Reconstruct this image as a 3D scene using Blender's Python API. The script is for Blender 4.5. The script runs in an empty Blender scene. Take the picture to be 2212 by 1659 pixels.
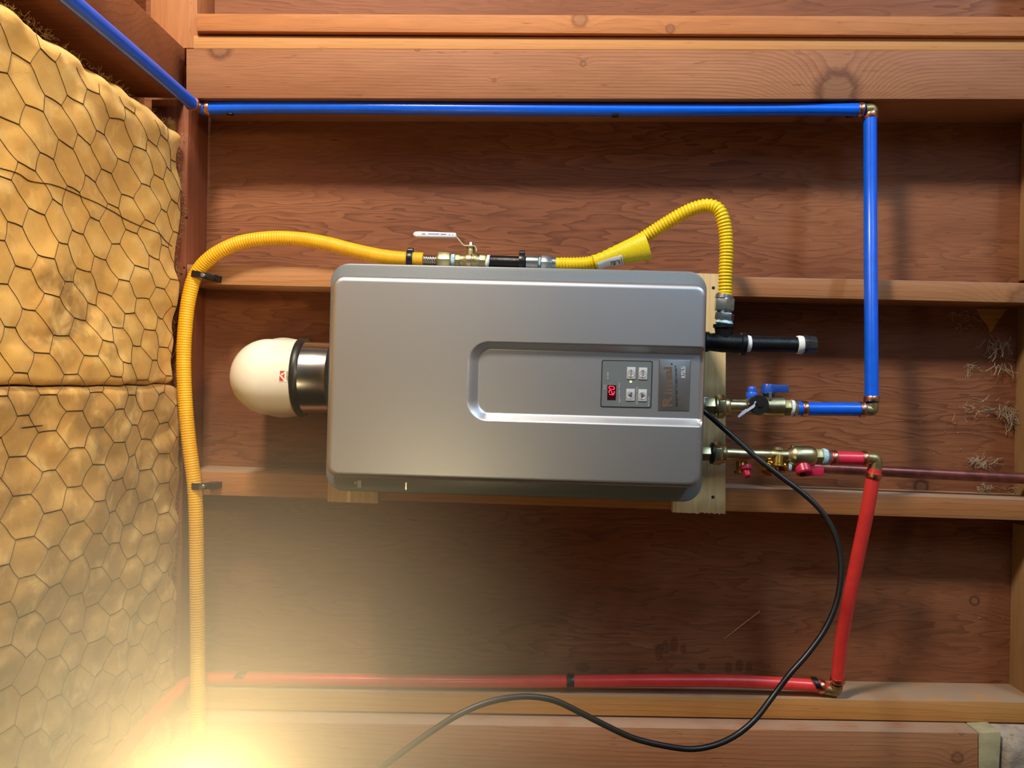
import bpy, bmesh, math, random
from math import pi, sin, cos, sqrt, exp
from mathutils import Vector, Matrix, noise

random.seed(7)
scene = bpy.context.scene
COL = scene.collection

# ------------------------------------------------------------------ frames
# The photograph was taken with the camera on its side: picture left is up in the room.
# Local frame "L": x = picture right (down in the room), y = picture up, z = out of the wall.
FLOOR_H = 1.75
RL = Matrix(((0, 1, 0, 0), (0, 0, -1, 0), (-1, 0, 0, FLOOR_H), (0, 0, 0, 1)))
F_PX, CX, CY, DIST = 1789.0, 1106.0, 829.5, 1.60
YAW, ROLL = math.radians(1.7), 0.019
CAM = Vector((DIST*sin(YAW), 0, DIST*cos(YAW)))
FWD = -CAM.normalized()
_r0, _u0 = Vector((cos(YAW), 0, -sin(YAW))), Vector((0, 1, 0))
RIGHT = cos(ROLL)*_r0 + sin(ROLL)*_u0
UP = -sin(ROLL)*_r0 + cos(ROLL)*_u0

# ------------------------------------------------------------------ camera
cam = bpy.data.cameras.new('camera'); camo = bpy.data.objects.new('camera', cam); COL.objects.link(camo)
m = Matrix.Identity(4)
for i, v in enumerate((RIGHT, UP, -FWD)):
    for j in range(3): m[j][i] = v[j]
m.translation = CAM
camo.matrix_world = RL @ m
cam.sensor_fit = 'HORIZONTAL'; cam.sensor_width = 36.0; cam.lens = 36.0*F_PX/2212.0
cam.clip_start = 0.02
scene.camera = camo

# ------------------------------------------------------------------ world and lights
vs = scene.view_settings
scene.display_settings.display_device = 'sRGB'
vs.view_transform = 'Standard'; vs.look = 'None'; vs.gamma = 1.0; vs.exposure = 0.0
vs.use_curve_mapping = False
w = bpy.data.worlds.new('world'); scene.world = w; w.use_nodes = True
bg = w.node_tree.nodes['Background']; bg.inputs[0].default_value = (1.0, 0.80, 0.62, 1); bg.inputs[1].default_value = 0.014

def look(pos, tgt):
    d = (Vector(tgt) - Vector(pos)).normalized()
    q = d.to_track_quat('-Z', 'Y')
    mm = q.to_matrix().to_4x4(); mm.translation = Vector(pos)
    return RL @ mm
def area(name, pos, tgt, size, power, color, size_y=None):
    l = bpy.data.lights.new(name, 'AREA'); l.shape = 'RECTANGLE' if size_y else 'SQUARE'
    l.size = size
    if size_y: l.size_y = size_y
    l.energy = power; l.color = color
    o = bpy.data.objects.new(name, l); COL.objects.link(o); o.matrix_world = look(pos, tgt); return o
area('warm_work_light', (-0.45, 1.72, 1.25), (0.1, 0.0, 0), 0.26, 50, (1.0, 0.88, 0.73))
area('doorway_daylight', (1.80, 1.80, 1.35), (0.1, 0.1, 0), 0.40, 78, (0.60, 0.80, 1.0))
wl = area('insulation_fill', (0.75, 0.55, 1.7), (-0.68, 0.10, 0.40), 0.20, 1.6, (1.0, 0.74, 0.42)); wl.data.spread = math.radians(42)  # added fill out of view, narrowed to brighten the insulation
area('heater_reflection_fill', (1.0, 1.65, 2.5), (0.15, 0.1, 0.25), 1.0, 12, (0.46, 0.72, 1.0))  # added unseen soft source, puts the blue reflection on the heater front
BULB = (-0.195, -0.325, 1.0)
pl = bpy.data.lights.new('bare_bulb', 'POINT'); pl.energy = 3.8; pl.color = (1.0, 0.72, 0.34); pl.shadow_soft_size = 0.03
po = bpy.data.objects.new('bare_bulb', pl); COL.objects.link(po)
po.matrix_world = RL @ Matrix.Translation(BULB)

# ------------------------------------------------------------------ helpers
def P(px, py, z=0.0):
    d = FWD*F_PX + RIGHT*(px-CX) - UP*(py-CY)
    t = (z-CAM.z)/d.z
    return CAM + d*t
def S(z): return (CAM.z-z)/F_PX          # metres per pixel at depth z

def lin(h):
    h = h.lstrip('#'); o = []
    for i in (0, 2, 4):
        c = int(h[i:i+2], 16)/255.0
        o.append(c/12.92 if c <= 0.04045 else ((c+0.055)/1.055)**2.4)
    return (*o, 1.0)

ORI = {}
def tag(o, label=None, cat=None, group=None, kind=None):
    if label: o['label'] = label
    if cat: o['category'] = cat
    if group: o['group'] = group
    if kind: o['kind'] = kind
    return o
def thing(name, label, cat, at, group=None):
    o = bpy.data.objects.new(name, None); COL.objects.link(o)
    o.empty_display_size = 0.02
    o.matrix_world = RL @ Matrix.Translation(at); ORI[o] = Vector(at)
    return tag(o, label, cat, group)

class B:
    def __init__(s): s.v = []; s.f = []
    def add(s, vs_, fs):
        n = len(s.v); s.v += [Vector(q) for q in vs_]; s.f += [tuple(n+i for i in f) for f in fs]; return s
    def hexa(s, a, b):               # a, b: 4 corners each (back ring, front ring), same order
        return s.add(list(a)+list(b), [(3,2,1,0),(4,5,6,7),(0,1,5,4),(1,2,6,5),(2,3,7,6),(3,0,4,7)])
    def box(s, x0, x1, y0, y1, z0, z1):
        a = [(x0,y0,z0),(x1,y0,z0),(x1,y1,z0),(x0,y1,z0)]
        return s.hexa(a, [(p[0],p[1],z1) for p in a])
    def prism(s, poly, z0, z1):      # poly: list of Vector/tuple xy ccw, extrude z
        n = len(poly)
        return s.add([(p[0],p[1],z0) for p in poly]+[(p[0],p[1],z1) for p in poly],
                     [tuple(range(n-1,-1,-1)), tuple(range(n,2*n))]+[(i,(i+1)%n,n+(i+1)%n,n+i) for i in range(n)])
    def lathe(s, a, axis, prof, seg=24, rot=0.0, cap=True, sq=(1,1)):
        # prof: list of (t, r) along axis from a
        ax = Vector(axis).normalized(); up = Vector((0,0,1)) if abs(ax.z) < .9 else Vector((0,1,0))
        u = ax.cross(up).normalized(); w_ = ax.cross(u); n0 = len(s.v)
        for t, r in prof:
            c = Vector(a)+ax*t
            for k in range(seg):
                an = rot+2*pi*k/seg; s.v.append(c+u*r*cos(an)*sq[0]+w_*r*sin(an)*sq[1])
        for i in range(len(prof)-1):
            for k in range(seg):
                k2 = (k+1)%seg; s.f.append((n0+i*seg+k, n0+(i+1)*seg+k, n0+(i+1)*seg+k2, n0+i*seg+k2))
        if cap:
            s.f.append(tuple(n0+k for k in range(seg))); s.f.append(tuple(n0+(len(prof)-1)*seg+k for k in range(seg-1,-1,-1)))
        return s
    def tube(s, pts, rad, seg=12, cap=True):
        n = len(pts); pts = [Vector(p) for p in pts]; n0 = len(s.v)
        R = rad if callable(rad) else (lambda i: rad)
        T = [(pts[min(i+1,n-1)]-pts[max(i-1,0)]).normalized() for i in range(n)]
        t0 = T[0]; u = t0.cross(Vector((0,0,1)))
        if u.length < .05: u = t0.cross(Vector((0,1,0)))
        u.normalize()
        for i in range(n):
            u = (u-T[i]*u.dot(T[i])).normalized(); w_ = T[i].cross(u); r = R(i)
            for k in range(seg):
                an = 2*pi*k/seg; s.v.append(pts[i]+u*r*cos(an)+w_*r*sin(an))
        for i in range(n-1):
            for k in range(seg):
                k2 = (k+1)%seg; s.f.append((n0+i*seg+k, n0+i*seg+k2, n0+(i+1)*seg+k2, n0+(i+1)*seg+k))
        if cap:
            s.f.append(tuple(n0+k for k in range(seg-1,-1,-1))); s.f.append(tuple(n0+(n-1)*seg+k for k in range(seg)))
        return s
    def mesh(s, name, bevel=0, seg=2, o=Vector((0,0,0)), smooth=35):
        me = bpy.data.meshes.new(name)
        me.from_pydata([v-o for v in s.v], [], s.f)
        bm = bmesh.new(); bm.from_mesh(me)
        bmesh.ops.recalc_face_normals(bm, faces=bm.faces[:])
        if bevel:
            ed = [e for e in bm.edges if len(e.link_faces) == 2 and e.calc_face_angle(0) > math.radians(32)]
            bmesh.ops.bevel(bm, geom=ed, offset=bevel, segments=seg, affect='EDGES', clamp_overlap=True, profile=.5)
        bm.to_mesh(me); bm.free()
        for p in me.polygons: p.use_smooth = True
        if hasattr(me, 'set_sharp_from_angle'): me.set_sharp_from_angle(angle=math.radians(smooth))
        return me
    def obj(s, name, mat, parent=None, bevel=0, seg=2, origin=None, smooth=35):
        if parent is not None:
            org = ORI[parent]
        else:
            if origin is None:
                lo = [min(v[i] for v in s.v) for i in range(3)]; hi = [max(v[i] for v in s.v) for i in range(3)]
                origin = Vector([(a+b)/2 for a, b in zip(lo, hi)])
            org = Vector(origin)
        me = s.mesh(name, bevel, seg, org, smooth)
        me.materials.append(mat)
        o = bpy.data.objects.new(name, me); COL.objects.link(o)
        if parent is not None: o.parent = parent
        else: o.matrix_world = RL @ Matrix.Translation(org)
        ORI[o] = org
        return o

def smooth_path(pts, n=12):
    pts = [Vector(p) for p in pts]; out = []
    P_ = [pts[0]*2-pts[1]] + pts + [pts[-1]*2-pts[-2]]
    for i in range(1, len(P_)-2):
        a, b, c, d = P_[i-1], P_[i], P_[i+1], P_[i+2]
        for k in range(n):
            t = k/n
            out.append(0.5*((2*b)+(c-a)*t+(2*a-5*b+4*c-d)*t*t+(3*b-a-3*c+d)*t**3))
    out.append(pts[-1]); return out
def resample(pts, step):
    out = [pts[0].copy()]; acc = 0
    for a, b in zip(pts, pts[1:]):
        L = (b-a).length
        if L == 0: continue
        while acc+L >= step:
            t = (step-acc)/L; a = a.lerp(b, t); out.append(a.copy()); L = (b-a).length; acc = 0
            if L < 1e-9: break
        acc += L
    return out
def px_path(pp, n=10): return smooth_path([P(*q) for q in pp], n)

# ------------------------------------------------------------------ materials
def newmat(name):
    mt = bpy.data.materials.new(name); mt.use_nodes = True
    return mt, mt.node_tree, mt.node_tree.nodes['Principled BSDF']
class NB:
    def __init__(s, nt): s.nt = nt; s.N = nt.nodes; s.L = nt.links
    def n(s, t, **k):
        nd = s.N.new(t)
        for a, b in k.items(): setattr(nd, a, b)
        return nd
    def put(s, sock, v):
        if isinstance(v, bpy.types.NodeSocket): s.L.new(v, sock)
        else: sock.default_value = v
    def math(s, op, a, b=0.0, c=0.0, clamp=False):
        nd = s.n('ShaderNodeMath', operation=op, use_clamp=clamp)
        s.put(nd.inputs[0], a); s.put(nd.inputs[1], b); s.put(nd.inputs[2], c); return nd.outputs[0]
    def noise(s, vec, scale, detail=3, rough=.5, dist=0):
        nd = s.n('ShaderNodeTexNoise'); s.L.new(vec, nd.inputs['Vector'])
        nd.inputs['Scale'].default_value = scale; nd.inputs['Detail'].default_value = detail
        nd.inputs['Roughness'].default_value = rough; nd.inputs['Distortion'].default_value = dist
        return nd.outputs['Fac']
    def mapv(s, vec, sc=(1,1,1), loc=(0,0,0), rot=(0,0,0)):
        nd = s.n('ShaderNodeMapping'); s.L.new(vec, nd.inputs[0])
        nd.inputs['Scale'].default_value = sc; nd.inputs['Location'].default_value = loc; nd.inputs['Rotation'].default_value = rot
        return nd.outputs[0]
    def mix(s, f, a, b, mode='MIX'):
        nd = s.n('ShaderNodeMix', data_type='RGBA', blend_type=mode)
        s.put(nd.inputs[0], f); s.put(nd.inputs[6], a); s.put(nd.inputs[7], b); return nd.outputs[2]
    def ramp(s, f, lo, hi):
        nd = s.n('ShaderNodeMapRange', clamp=True, interpolation_type='SMOOTHSTEP'); s.put(nd.inputs[0], f)
        nd.inputs[1].default_value = lo; nd.inputs[2].default_value = hi; return nd.outputs[0]
    def bump(s, h, strength, dist):
        nd = s.n('ShaderNodeBump'); nd.inputs['Strength'].default_value = strength; nd.inputs['Distance'].default_value = dist
        s.L.new(h, nd.inputs['Height']); return nd.outputs[0]

def wood(name, light, dark, line, freq=120, warp=1.2, rot=False, plywood=False, knots=(), stains=(), dust=None, rough=.62, lw=0.55, seed=0.0, fade=.6):
    mt, nt, bs = newmat(name); b = NB(nt)
    tc = b.n('ShaderNodeTexCoord').outputs['Object']
    if rot: tc = b.mapv(tc, rot=(0, 0, pi/2))
    tc = b.mapv(tc, loc=(seed*3.1, seed*.7, seed*1.3)) if seed else tc
    sep = b.n('ShaderNodeSeparateXYZ'); b.L.new(tc, sep.inputs[0]); X, Y, Z = sep.outputs
    acr = b.math('ADD', Y, b.math('MULTIPLY', Z, .63))
    kn_mask = None; shift = None; kn_core = None
    for (kx, ky, kr, ks) in knots:
        kx += seed*3.1; ky += seed*.7
        dx = b.math('SUBTRACT', X, kx); dy = b.math('SUBTRACT', Y, ky)
        d2 = b.math('ADD', b.math('MULTIPLY', b.math('MULTIPLY', dx, dx), 1/(kr*2.6)**2), b.math('MULTIPLY', b.math('MULTIPLY', dy, dy), 1/(kr*2.0)**2))
        g = b.math('EXPONENT', b.math('MULTIPLY', d2, -1.0))
        sh = b.math('MULTIPLY', g, kr*ks)
        shift = sh if shift is None else b.math('ADD', shift, sh)
        r2 = b.math('ADD', b.math('MULTIPLY', dx, dx), b.math('MULTIPLY', dy, dy))
        r = b.math('ADD', b.math('SQRT', r2), b.math('MULTIPLY', b.math('SUBTRACT', b.noise(tc, 90, 2), .5), kr*.5))
        core = b.math('SUBTRACT', 1.0, b.ramp(r, kr*.55, kr*.9)); kn_core = core if kn_core is None else b.math('MAXIMUM', kn_core, core)
        halo = b.math('SUBTRACT', 1.0, b.ramp(r, kr*.8, kr*1.5)); kn_mask = halo if kn_mask is None else b.math('MAXIMUM', kn_mask, halo)
    lowv = b.mapv(tc, sc=(2.2, 14, 9) if plywood else (1.3, 10, 10))
    low = b.noise(lowv, 1.0, 3, .5)
    base = b.math('MULTIPLY', acr, freq)
    g = b.math('ADD', base, b.math('MULTIPLY', b.math('SUBTRACT', low, .5), (9.0 if plywood else 5.0)*warp))
    g = b.math('ADD', g, b.math('MULTIPLY', b.math('SUBTRACT', b.noise(b.mapv(tc, sc=(9, 60, 50)), 1.0, 2), .5), .9*warp))
    if shift is not None: g = b.math('ADD', g, b.math('MULTIPLY', shift, freq))
    fr = b.math('FRACT', g)
    tri = b.math('POWER', fr, 2.2)                      # slow rise, sharp fall like latewood
    tri = b.math('MULTIPLY', tri, b.math('SUBTRACT', 1.0, b.ramp(fr, .93, 1.0)))
    amp = b.ramp(b.noise(b.mapv(tc, sc=(1.6, 8, 8), loc=(5, 3, 1)), 1.0, 2), .30, .72)
    tri = b.math('MULTIPLY', tri, b.math('ADD', b.math('MULTIPLY', amp, fade), 1-fade))
    fib = b.noise(b.mapv(tc, sc=(14, 420, 420)), 1.0, 3, .6)
    big = b.ramp(b.noise(b.mapv(tc, sc=(1.1, 5, 5), loc=(2, 9, 4)), 1.0, 4, .6), .3, .7)
    col = b.mix(big, lin(light), lin(dark))
    col = b.mix(b.math('MULTIPLY', tri, lw), col, lin(line))
    col = b.mix(b.math('MULTIPLY', b.ramp(fib, .42, .75), .30), col, lin(line))
    pits = b.ramp(b.noise(b.mapv(tc, sc=(22, 160, 160), loc=(1, 1, 7)), 1.0, 2, .5), .68, .76)
    col = b.mix(b.math('MULTIPLY', pits, .55), col, lin(line))
    if kn_mask is not None:
        rngm = b.math('SUBTRACT', kn_mask, kn_core, clamp=True); col = b.mix(b.math('MULTIPLY', rngm, .8), col, lin(line)); col = b.mix(b.math('MULTIPLY', kn_core, .5), col, lin('#7a5a44'))
    for (sx, sy, ra, rb, st, sc_) in stains:
        dx = b.math('DIVIDE', b.math('SUBTRACT', X, sx), ra); dy = b.math('DIVIDE', b.math('SUBTRACT', Y, sy), rb)
        dd = b.math('ADD', b.math('MULTIPLY', dx, dx), b.math('MULTIPLY', dy, dy))
        ms = b.math('SUBTRACT', 1.0, b.ramp(dd, .55, 1.25))
        col = b.mix(b.math('MULTIPLY', ms, st), col, lin(sc_))
    if dust:
        dcol, dstr, dn = dust        # dust lies on faces looking at the ceiling side (y up faces) or everywhere
        geo = b.n('ShaderNodeNewGeometry'); sg = b.n('ShaderNodeSeparateXYZ'); b.L.new(geo.outputs['Normal'], sg.inputs[0])
        face = b.math('MAXIMUM', b.math('MULTIPLY', sg.outputs[0], dn), 0.0)
        dm = b.math('MULTIPLY', b.math('MULTIPLY', face, b.ramp(b.noise(tc, 16, 4, .6), .12, .55)), dstr)
        col = b.mix(dm, col, lin(dcol))
    b.L.new(col, bs.inputs['Base Color']); bs.inputs['Roughness'].default_value = rough
    bs.inputs['Specular IOR Level'].default_value = .25
    h = b.math('ADD', b.math('MULTIPLY', tri, -.6), b.math('MULTIPLY', fib, .5))
    b.L.new(b.bump(h, .35, .0012), bs.inputs['Normal'])
    return mt

def plain(name, c, rough=.45, metal=0.0, spec=.5, nscale=0, namp=0.12, bump=0, bscale=200, coat=0, emit=None, estr=0, trans=0):
    mt, nt, bs = newmat(name); b = NB(nt)
    tc = b.n('ShaderNodeTexCoord').outputs['Object']
    base = lin(c)
    dk = (base[0]*(1-namp), base[1]*(1-namp), base[2]*(1-namp), 1); lt = tuple(min(1, q*(1+namp)) for q in base[:3])+(1,)
    nz = b.noise(tc, nscale or 45, 3, .55)
    b.L.new(b.mix(b.ramp(nz, .3, .7), dk, lt), bs.inputs['Base Color'])
    bs.inputs['Roughness'].default_value = rough; bs.inputs['Metallic'].default_value = metal
    bs.inputs['Specular IOR Level'].default_value = spec
    if coat: bs.inputs['Coat Weight'].default_value = coat; bs.inputs['Coat Roughness'].default_value = .15
    if bump: b.L.new(b.bump(b.noise(tc, bscale, 3), bump, .001), bs.inputs['Normal'])
    if emit: bs.inputs['Emission Color'].default_value = lin(emit); bs.inputs['Emission Strength'].default_value = estr
    if trans: bs.inputs['Transmission Weight'].default_value = trans
    return mt

def kp(px, py, z=0.0):
    q = P(px, py, z); return q.x, q.y
st = []
for (sx, sy, a, c_) in ((1424,1410,9,20),(1437,1398,9,15),(1456,1392,9,18),(1476,1402,7,12),(1574,1442,9,12),(1597,1438,9,14),(1618,1441,8,11),(1258,1442,17,11),(1515,1440,9,9)):
    x_, y_ = kp(sx, sy, -.1); st.append((x_, y_, a*S(-.1), c_*S(-.1), .38, '#2a1a12'))
M = {}
M['ply'] = wood('sheathing_plywood', '#96603f', '#7c4a30', '#4a2717', freq=46, warp=1.7, plywood=True, stains=st, rough=.6, lw=.75, fade=.75, knots=((*kp(2105,1298,-.1), .009, 2.0), (*kp(1990,1052,-.1), .013, 1.5)))
M['post'] = wood('fir_post', '#ab7652', '#956140', '#5c3826', freq=150, warp=.75, lw=.5, knots=((*kp(492,118), .022, 2.6), (*kp(1792,212), .036, 2.2), (*kp(908,123), .005, 2), (*kp(1257,155), .005, 2), (*kp(1070,190), .0035, 2)))
M['stud_a'] = wood('fir_stud_light', '#bc8a5c', '#aa724a', '#82502f', freq=100, warp=.8, lw=.35, seed=1.0, dust=('#a89078', .85, 1.0), knots=((*kp(2215,655), .030, 1.8),))
M['stud_b'] = wood('fir_stud_warm', '#bc8652', '#a86c40', '#845028', freq=90, warp=.8, lw=.3, seed=2.0, dust=('#a89078', .9, 1.0))
M['stud_c'] = wood('pine_stud_yellow', '#d09858', '#c28848', '#96612f', freq=85, warp=.6, lw=.32, seed=3.0, dust=('#a89078', .95, 1.0))
M['post_low'] = wood('fir_post_dusty', '#ba8058', '#a46c46', '#6c4028', freq=120, warp=.9, lw=.35, seed=.4, dust=('#a98e78', .85, 1.0), knots=((*kp(2068,1637,.045), .010, 1.5), (*kp(2062,1572,.02), .004, 1.5)))
M['strip'] = wood('pale_filler', '#d29f66', '#c28c54', '#a06a3a', freq=160, warp=.5, lw=.25, seed=4.0)
M['blockb'] = wood('knotty_board', '#c08250', '#b07040', '#7d4a2a', freq=60, warp=.9, lw=.3, seed=5.0, knots=((*kp(1252,42), .014, 1.6), (*kp(1448,62), .008, 1.5)))
M['plate'] = wood('top_plate_wood', '#925438', '#7d442a', '#4a281a', freq=90, warp=.8, rot=True, lw=.35, seed=6.0)
M['plate_light'] = wood('upper_plate_wood', '#ba7e50', '#a86e44', '#7c4a2c', freq=60, warp=.8, rot=True, lw=.3, seed=7.0)
M['beam'] = wood('ceiling_beam_wood', '#b06c42', '#8f5030', '#5e3520', freq=70, warp=.9, lw=.3, seed=8.0)
M['pine'] = wood('new_pine', '#ecd6a6', '#e0c48e', '#b8945a', freq=75, warp=.7, rot=True, lw=.35, seed=9.0, rough=.55)
M['litply'] = wood('lit_patch_wood', '#c8924a', '#b27c38', '#7a5020', freq=80, lw=.3)  # light put into the colour: yellow tone for the lit sheathing patch
M['sill'] = wood('dusty_sill', '#b49060', '#96724a', '#6a5440', freq=60, warp=1.2, rot=True, lw=.3, seed=2.5)
M['green'] = plain('treated_block', '#a8a07c', .8, namp=.15, nscale=30, bump=.4)
M['fibre'] = plain('glass_fibre', '#d8b878', .8)
def concrete():
    mt, nt, bs = newmat('old_concrete'); b = NB(nt); tc = b.n('ShaderNodeTexCoord').outputs['Object']
    c = b.mix(b.ramp(b.noise(tc, 22, 5, .6), .35, .65), lin('#b3a593'), lin('#8f8478'))
    c = b.mix(b.ramp(b.noise(tc, 60, 3, .6), .55, .7), c, lin('#9a7848'))
    b.L.new(c, bs.inputs['Base Color']); bs.inputs['Roughness'].default_value = .95
    b.L.new(b.bump(b.noise(tc, 70, 6, .65), .9, .004), bs.inputs['Normal']); return mt
M['concrete'] = concrete()
def paintmetal(name, c, rough):
    mt, nt, bs = newmat(name); b = NB(nt); tc = b.n('ShaderNodeTexCoord').outputs['Object']
    nz = b.noise(tc, 900, 2, .5); base = lin(c)
    col = b.mix(b.ramp(nz, .3, .7), tuple(q*.94 for q in base[:3])+(1,), tuple(min(1, q*1.06) for q in base[:3])+(1,))
    b.L.new(col, bs.inputs['Base Color']); bs.inputs['Metallic'].default_value = 1.0; bs.inputs['Roughness'].default_value = rough
    b.L.new(b.bump(nz, .05, .0004), bs.inputs['Normal']); return mt
M['cover'] = paintmetal('silver_paint', '#c4c6ca', .46)
M['leverm'] = plain('plated_lever', '#cfc49a', .4, metal=.3)
M['case'] = plain('grey_paint_steel', '#73797c', .42, metal=.2, namp=.04, nscale=300)
M['panelgrey'] = plain('panel_grey', '#697276', .5, namp=.03)
M['dark'] = plain('dark_seam', '#1c1d20', .6, namp=.1)
M['button'] = plain('button_silver', '#c9ccd0', .35, metal=.3, namp=.03)
M['ledwin'] = plain('display_window', '#3a0a10', .25, namp=.1)
M['led'] = plain('red_digits', '#ff2a3a', .5, emit='#ff3048', estr=3.2)
M['ledg'] = plain('green_light', '#b8ff60', .5, emit='#c8ff70', estr=4.0)
M['print_w'] = plain('white_print', '#c8cccc', .6, namp=.02)
M['print_g'] = plain('grey_print', '#55585a', .6, namp=.02)
M['print_k'] = plain('black_print', '#141414', .5, namp=.02)
M['nameplate'] = plain('nameplate_silver', '#8e8d8d', .30, metal=.75, namp=.04)
M['lettering'] = plain('bronze_lettering', '#8f7c6c', .35, metal=.6, namp=.08)
M['cream'] = plain('cream_plastic', '#efe9d6', .32, namp=.02, coat=.3)
M['rubber'] = plain('black_rubber', '#1d1e1c', .42, namp=.15)
M['steel'] = plain('stainless_steel', '#c8c4bc', .22, metal=1.0, namp=.05)
M['zinc'] = plain('zinc_steel', '#a9b0b2', .30, metal=.9, namp=.12, nscale=120)
M['brass'] = plain('brass', '#cbbd92', .34, metal=1.0, namp=.12, nscale=80, bump=.1)
M['brassd'] = plain('dull_brass', '#a09468', .42, metal=.85, namp=.2, nscale=80, bump=.2)
M['brassy'] = plain('yellow_brass', '#c79a44', .26, metal=1.0, namp=.12, nscale=80)
M['copper'] = plain('copper_ring', '#dd9a7c', .32, metal=1.0, namp=.12, nscale=150)
M['oldcopper'] = plain('dusty_copper', '#7d4640', .38, metal=.6, namp=.3, nscale=40)
M['tape'] = plain('thread_tape', '#a9d0e0', .7, namp=.25, nscale=160, bump=.6)
M['tapew'] = plain('white_tape', '#e8ecec', .7, namp=.08, nscale=160, bump=.6)
M['black'] = plain('black_iron', '#16171a', .38, metal=.3, namp=.4, nscale=60, bump=.5, bscale=160)
M['blackpl'] = plain('black_plastic', '#15161a', .35, namp=.2)
M['cordm'] = plain('black_cord', '#141518', .38, namp=.2)
M['blue'] = plain('blue_tube', '#005fe6', .30, namp=.06, coat=.2)
M['red'] = plain('red_tube', '#e8403c', .32, namp=.06, coat=.2)
M['bluep'] = plain('blue_plastic', '#1c4aa8', .35, namp=.08)
M['bluel'] = plain('bright_blue_plastic', '#2a62d8', .35, namp=.08)
M['redp'] = plain('red_plastic', '#c02448', .32, namp=.08)
M['yellow'] = plain('yellow_jacket', '#eeb21c', .42, namp=.06)
M['yellow2'] = plain('bright_yellow_coat', '#f0cc10', .36, namp=.05)
M['white'] = plain('white_vinyl', '#e8ebee', .35, namp=.04)
M['strap'] = plain('clear_strap', '#c4ccea', .35, namp=.05)
M['stickerr'] = plain('red_print', '#d23a30', .5, namp=.03)
M['stickerb'] = plain('blue_print', '#4a6cc0', .5, namp=.03)
M['wire'] = plain('rusty_wire', '#3e2c12', .55, metal=.4, namp=.3)
M['web'] = plain('cobweb_dust', '#a8947c', .95, namp=.25)
M['hole'] = plain('knot_hole', '#2a1a10', .8, namp=.3)
def tagmat():
    mt, nt, bs = newmat('tag_plastic'); b = NB(nt); tc = b.n('ShaderNodeTexCoord').outputs['Object']
    v = b.mapv(tc, rot=(0, 0, -.46), sc=(1, 1, 1)); sep = b.n('ShaderNodeSeparateXYZ'); b.L.new(v, sep.inputs[0])
    f = b.math('FRACT', b.math('MULTIPLY', sep.outputs[1], 420))
    ln = b.ramp(f, .55, .75)
    dash = b.ramp(b.noise(b.mapv(v, sc=(900, 420, 1)), 1.0, 1), .42, .55)
    c = b.mix(b.math('MULTIPLY', b.math('MULTIPLY', ln, dash), .7), lin('#ecd81c'), lin('#6a6410'))
    b.L.new(c, bs.inputs['Base Color']); bs.inputs['Roughness'].default_value = .35; return mt
M['tag'] = tagmat()
def insul(name, c1, c2, c3):
    mt, nt, bs = newmat(name); b = NB(nt); tc = b.n('ShaderNodeTexCoord').outputs['Object']
    v = b.mapv(tc, sc=(.6, 1, .8))
    c = b.mix(b.ramp(b.noise(v, 9, 4, .55), .36, .62), lin(c1), lin(c2))
    c = b.mix(b.math('MULTIPLY', b.ramp(b.noise(b.mapv(v, loc=(3, 1, 2)), 6.5, 4, .6), .54, .68), .75), c, lin(c3))
    c = b.mix(b.math('MULTIPLY', b.ramp(b.noise(tc, 22, 4, .55, .5), .48, .72), .5), c, lin('#efcb84'))
    b.L.new(c, bs.inputs['Base Color']); bs.inputs['Roughness'].default_value = 1.0; bs.inputs['Specular IOR Level'].default_value = .05
    bs.inputs['Sheen Weight'].default_value = .25; bs.inputs['Sheen Roughness'].default_value = .6; bs.inputs['Sheen Tint'].default_value = (1, .8, .45, 1)
    bs.inputs['Subsurface Weight'].default_value = .45; bs.inputs['Subsurface Radius'].default_value = (1, .6, .25); bs.inputs['Subsurface Scale'].default_value = .012
    h = b.math('ADD', b.noise(tc, 60, 5, .6, 1.0), b.math('MULTIPLY', b.noise(tc, 500, 3, .7), .35))
    b.L.new(b.bump(h, .30, .005), bs.inputs['Normal']); return mt
M['ins1'] = insul('fibreglass_yellow', '#e0b062', '#c49550', '#7a5830')
M['ins2'] = insul('fibreglass_dusty', '#c0924e', '#a27a44', '#685036')

# ------------------------------------------------------------------ the wall
ZS = -0.10
# sheathing
b = B(); p0 = P(330, -900, ZS); p1 = P(2330, 2600, ZS)
b.box(p0.x, p1.x, p1.y, p0.y, ZS-.018, ZS)
wall = b.obj('wall_back', M['ply'], origin=(0, 0, 0)); tag(wall, kind='structure')
def board(name, mat, xl, xr, tl, tr, bl, br, z0, z1, bevel=.0015, label=None, parent=wall):
    """straight board whose front face shows between these picture corners"""
    f = [P(xl, tl, z1), P(xr, tr, z1), P(xr, br, z1), P(xl, bl, z1)]
    bk = [Vector((q.x, q.y, z0)) for q in f]
    o = B().hexa(bk, f).obj(name, mat, parent, bevel=bevel)
    if label: tag(o, label)
    return o
XE = 2262
board('post', M['post'], 402, 2480, 105, 108.5, 212, 214.5, ZS, .04, label='broad pinkish timber with two large knots along the top')
board('stud', M['stud_a'], 403, XE, 571, 612.5, 613, 655.5, ZS, 0)
board('stud', M['stud_b'], 403, XE, 1016, 1081, 1068, 1126, ZS, 0)
board('stud', M['stud_c'], 403, XE, 1486.5, 1518, 1530, 1563, ZS, 0, label='yellowish stud carrying the red tube')
board('board', M['blockb'], 425, XE, 29, 36, 67, 78, ZS, 0, label='orange knotty board')
board('filler_strip', M['strip'], 418, XE, 77, 83.5, 105, 108.5, ZS, -.0105, bevel=.0008, label='pale filler strip')
board('post', M['post_low'], 380, 2113, 1556, 1583.5, 1668, 1700, ZS, .045, label='lower timber with dusty top edge')
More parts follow.
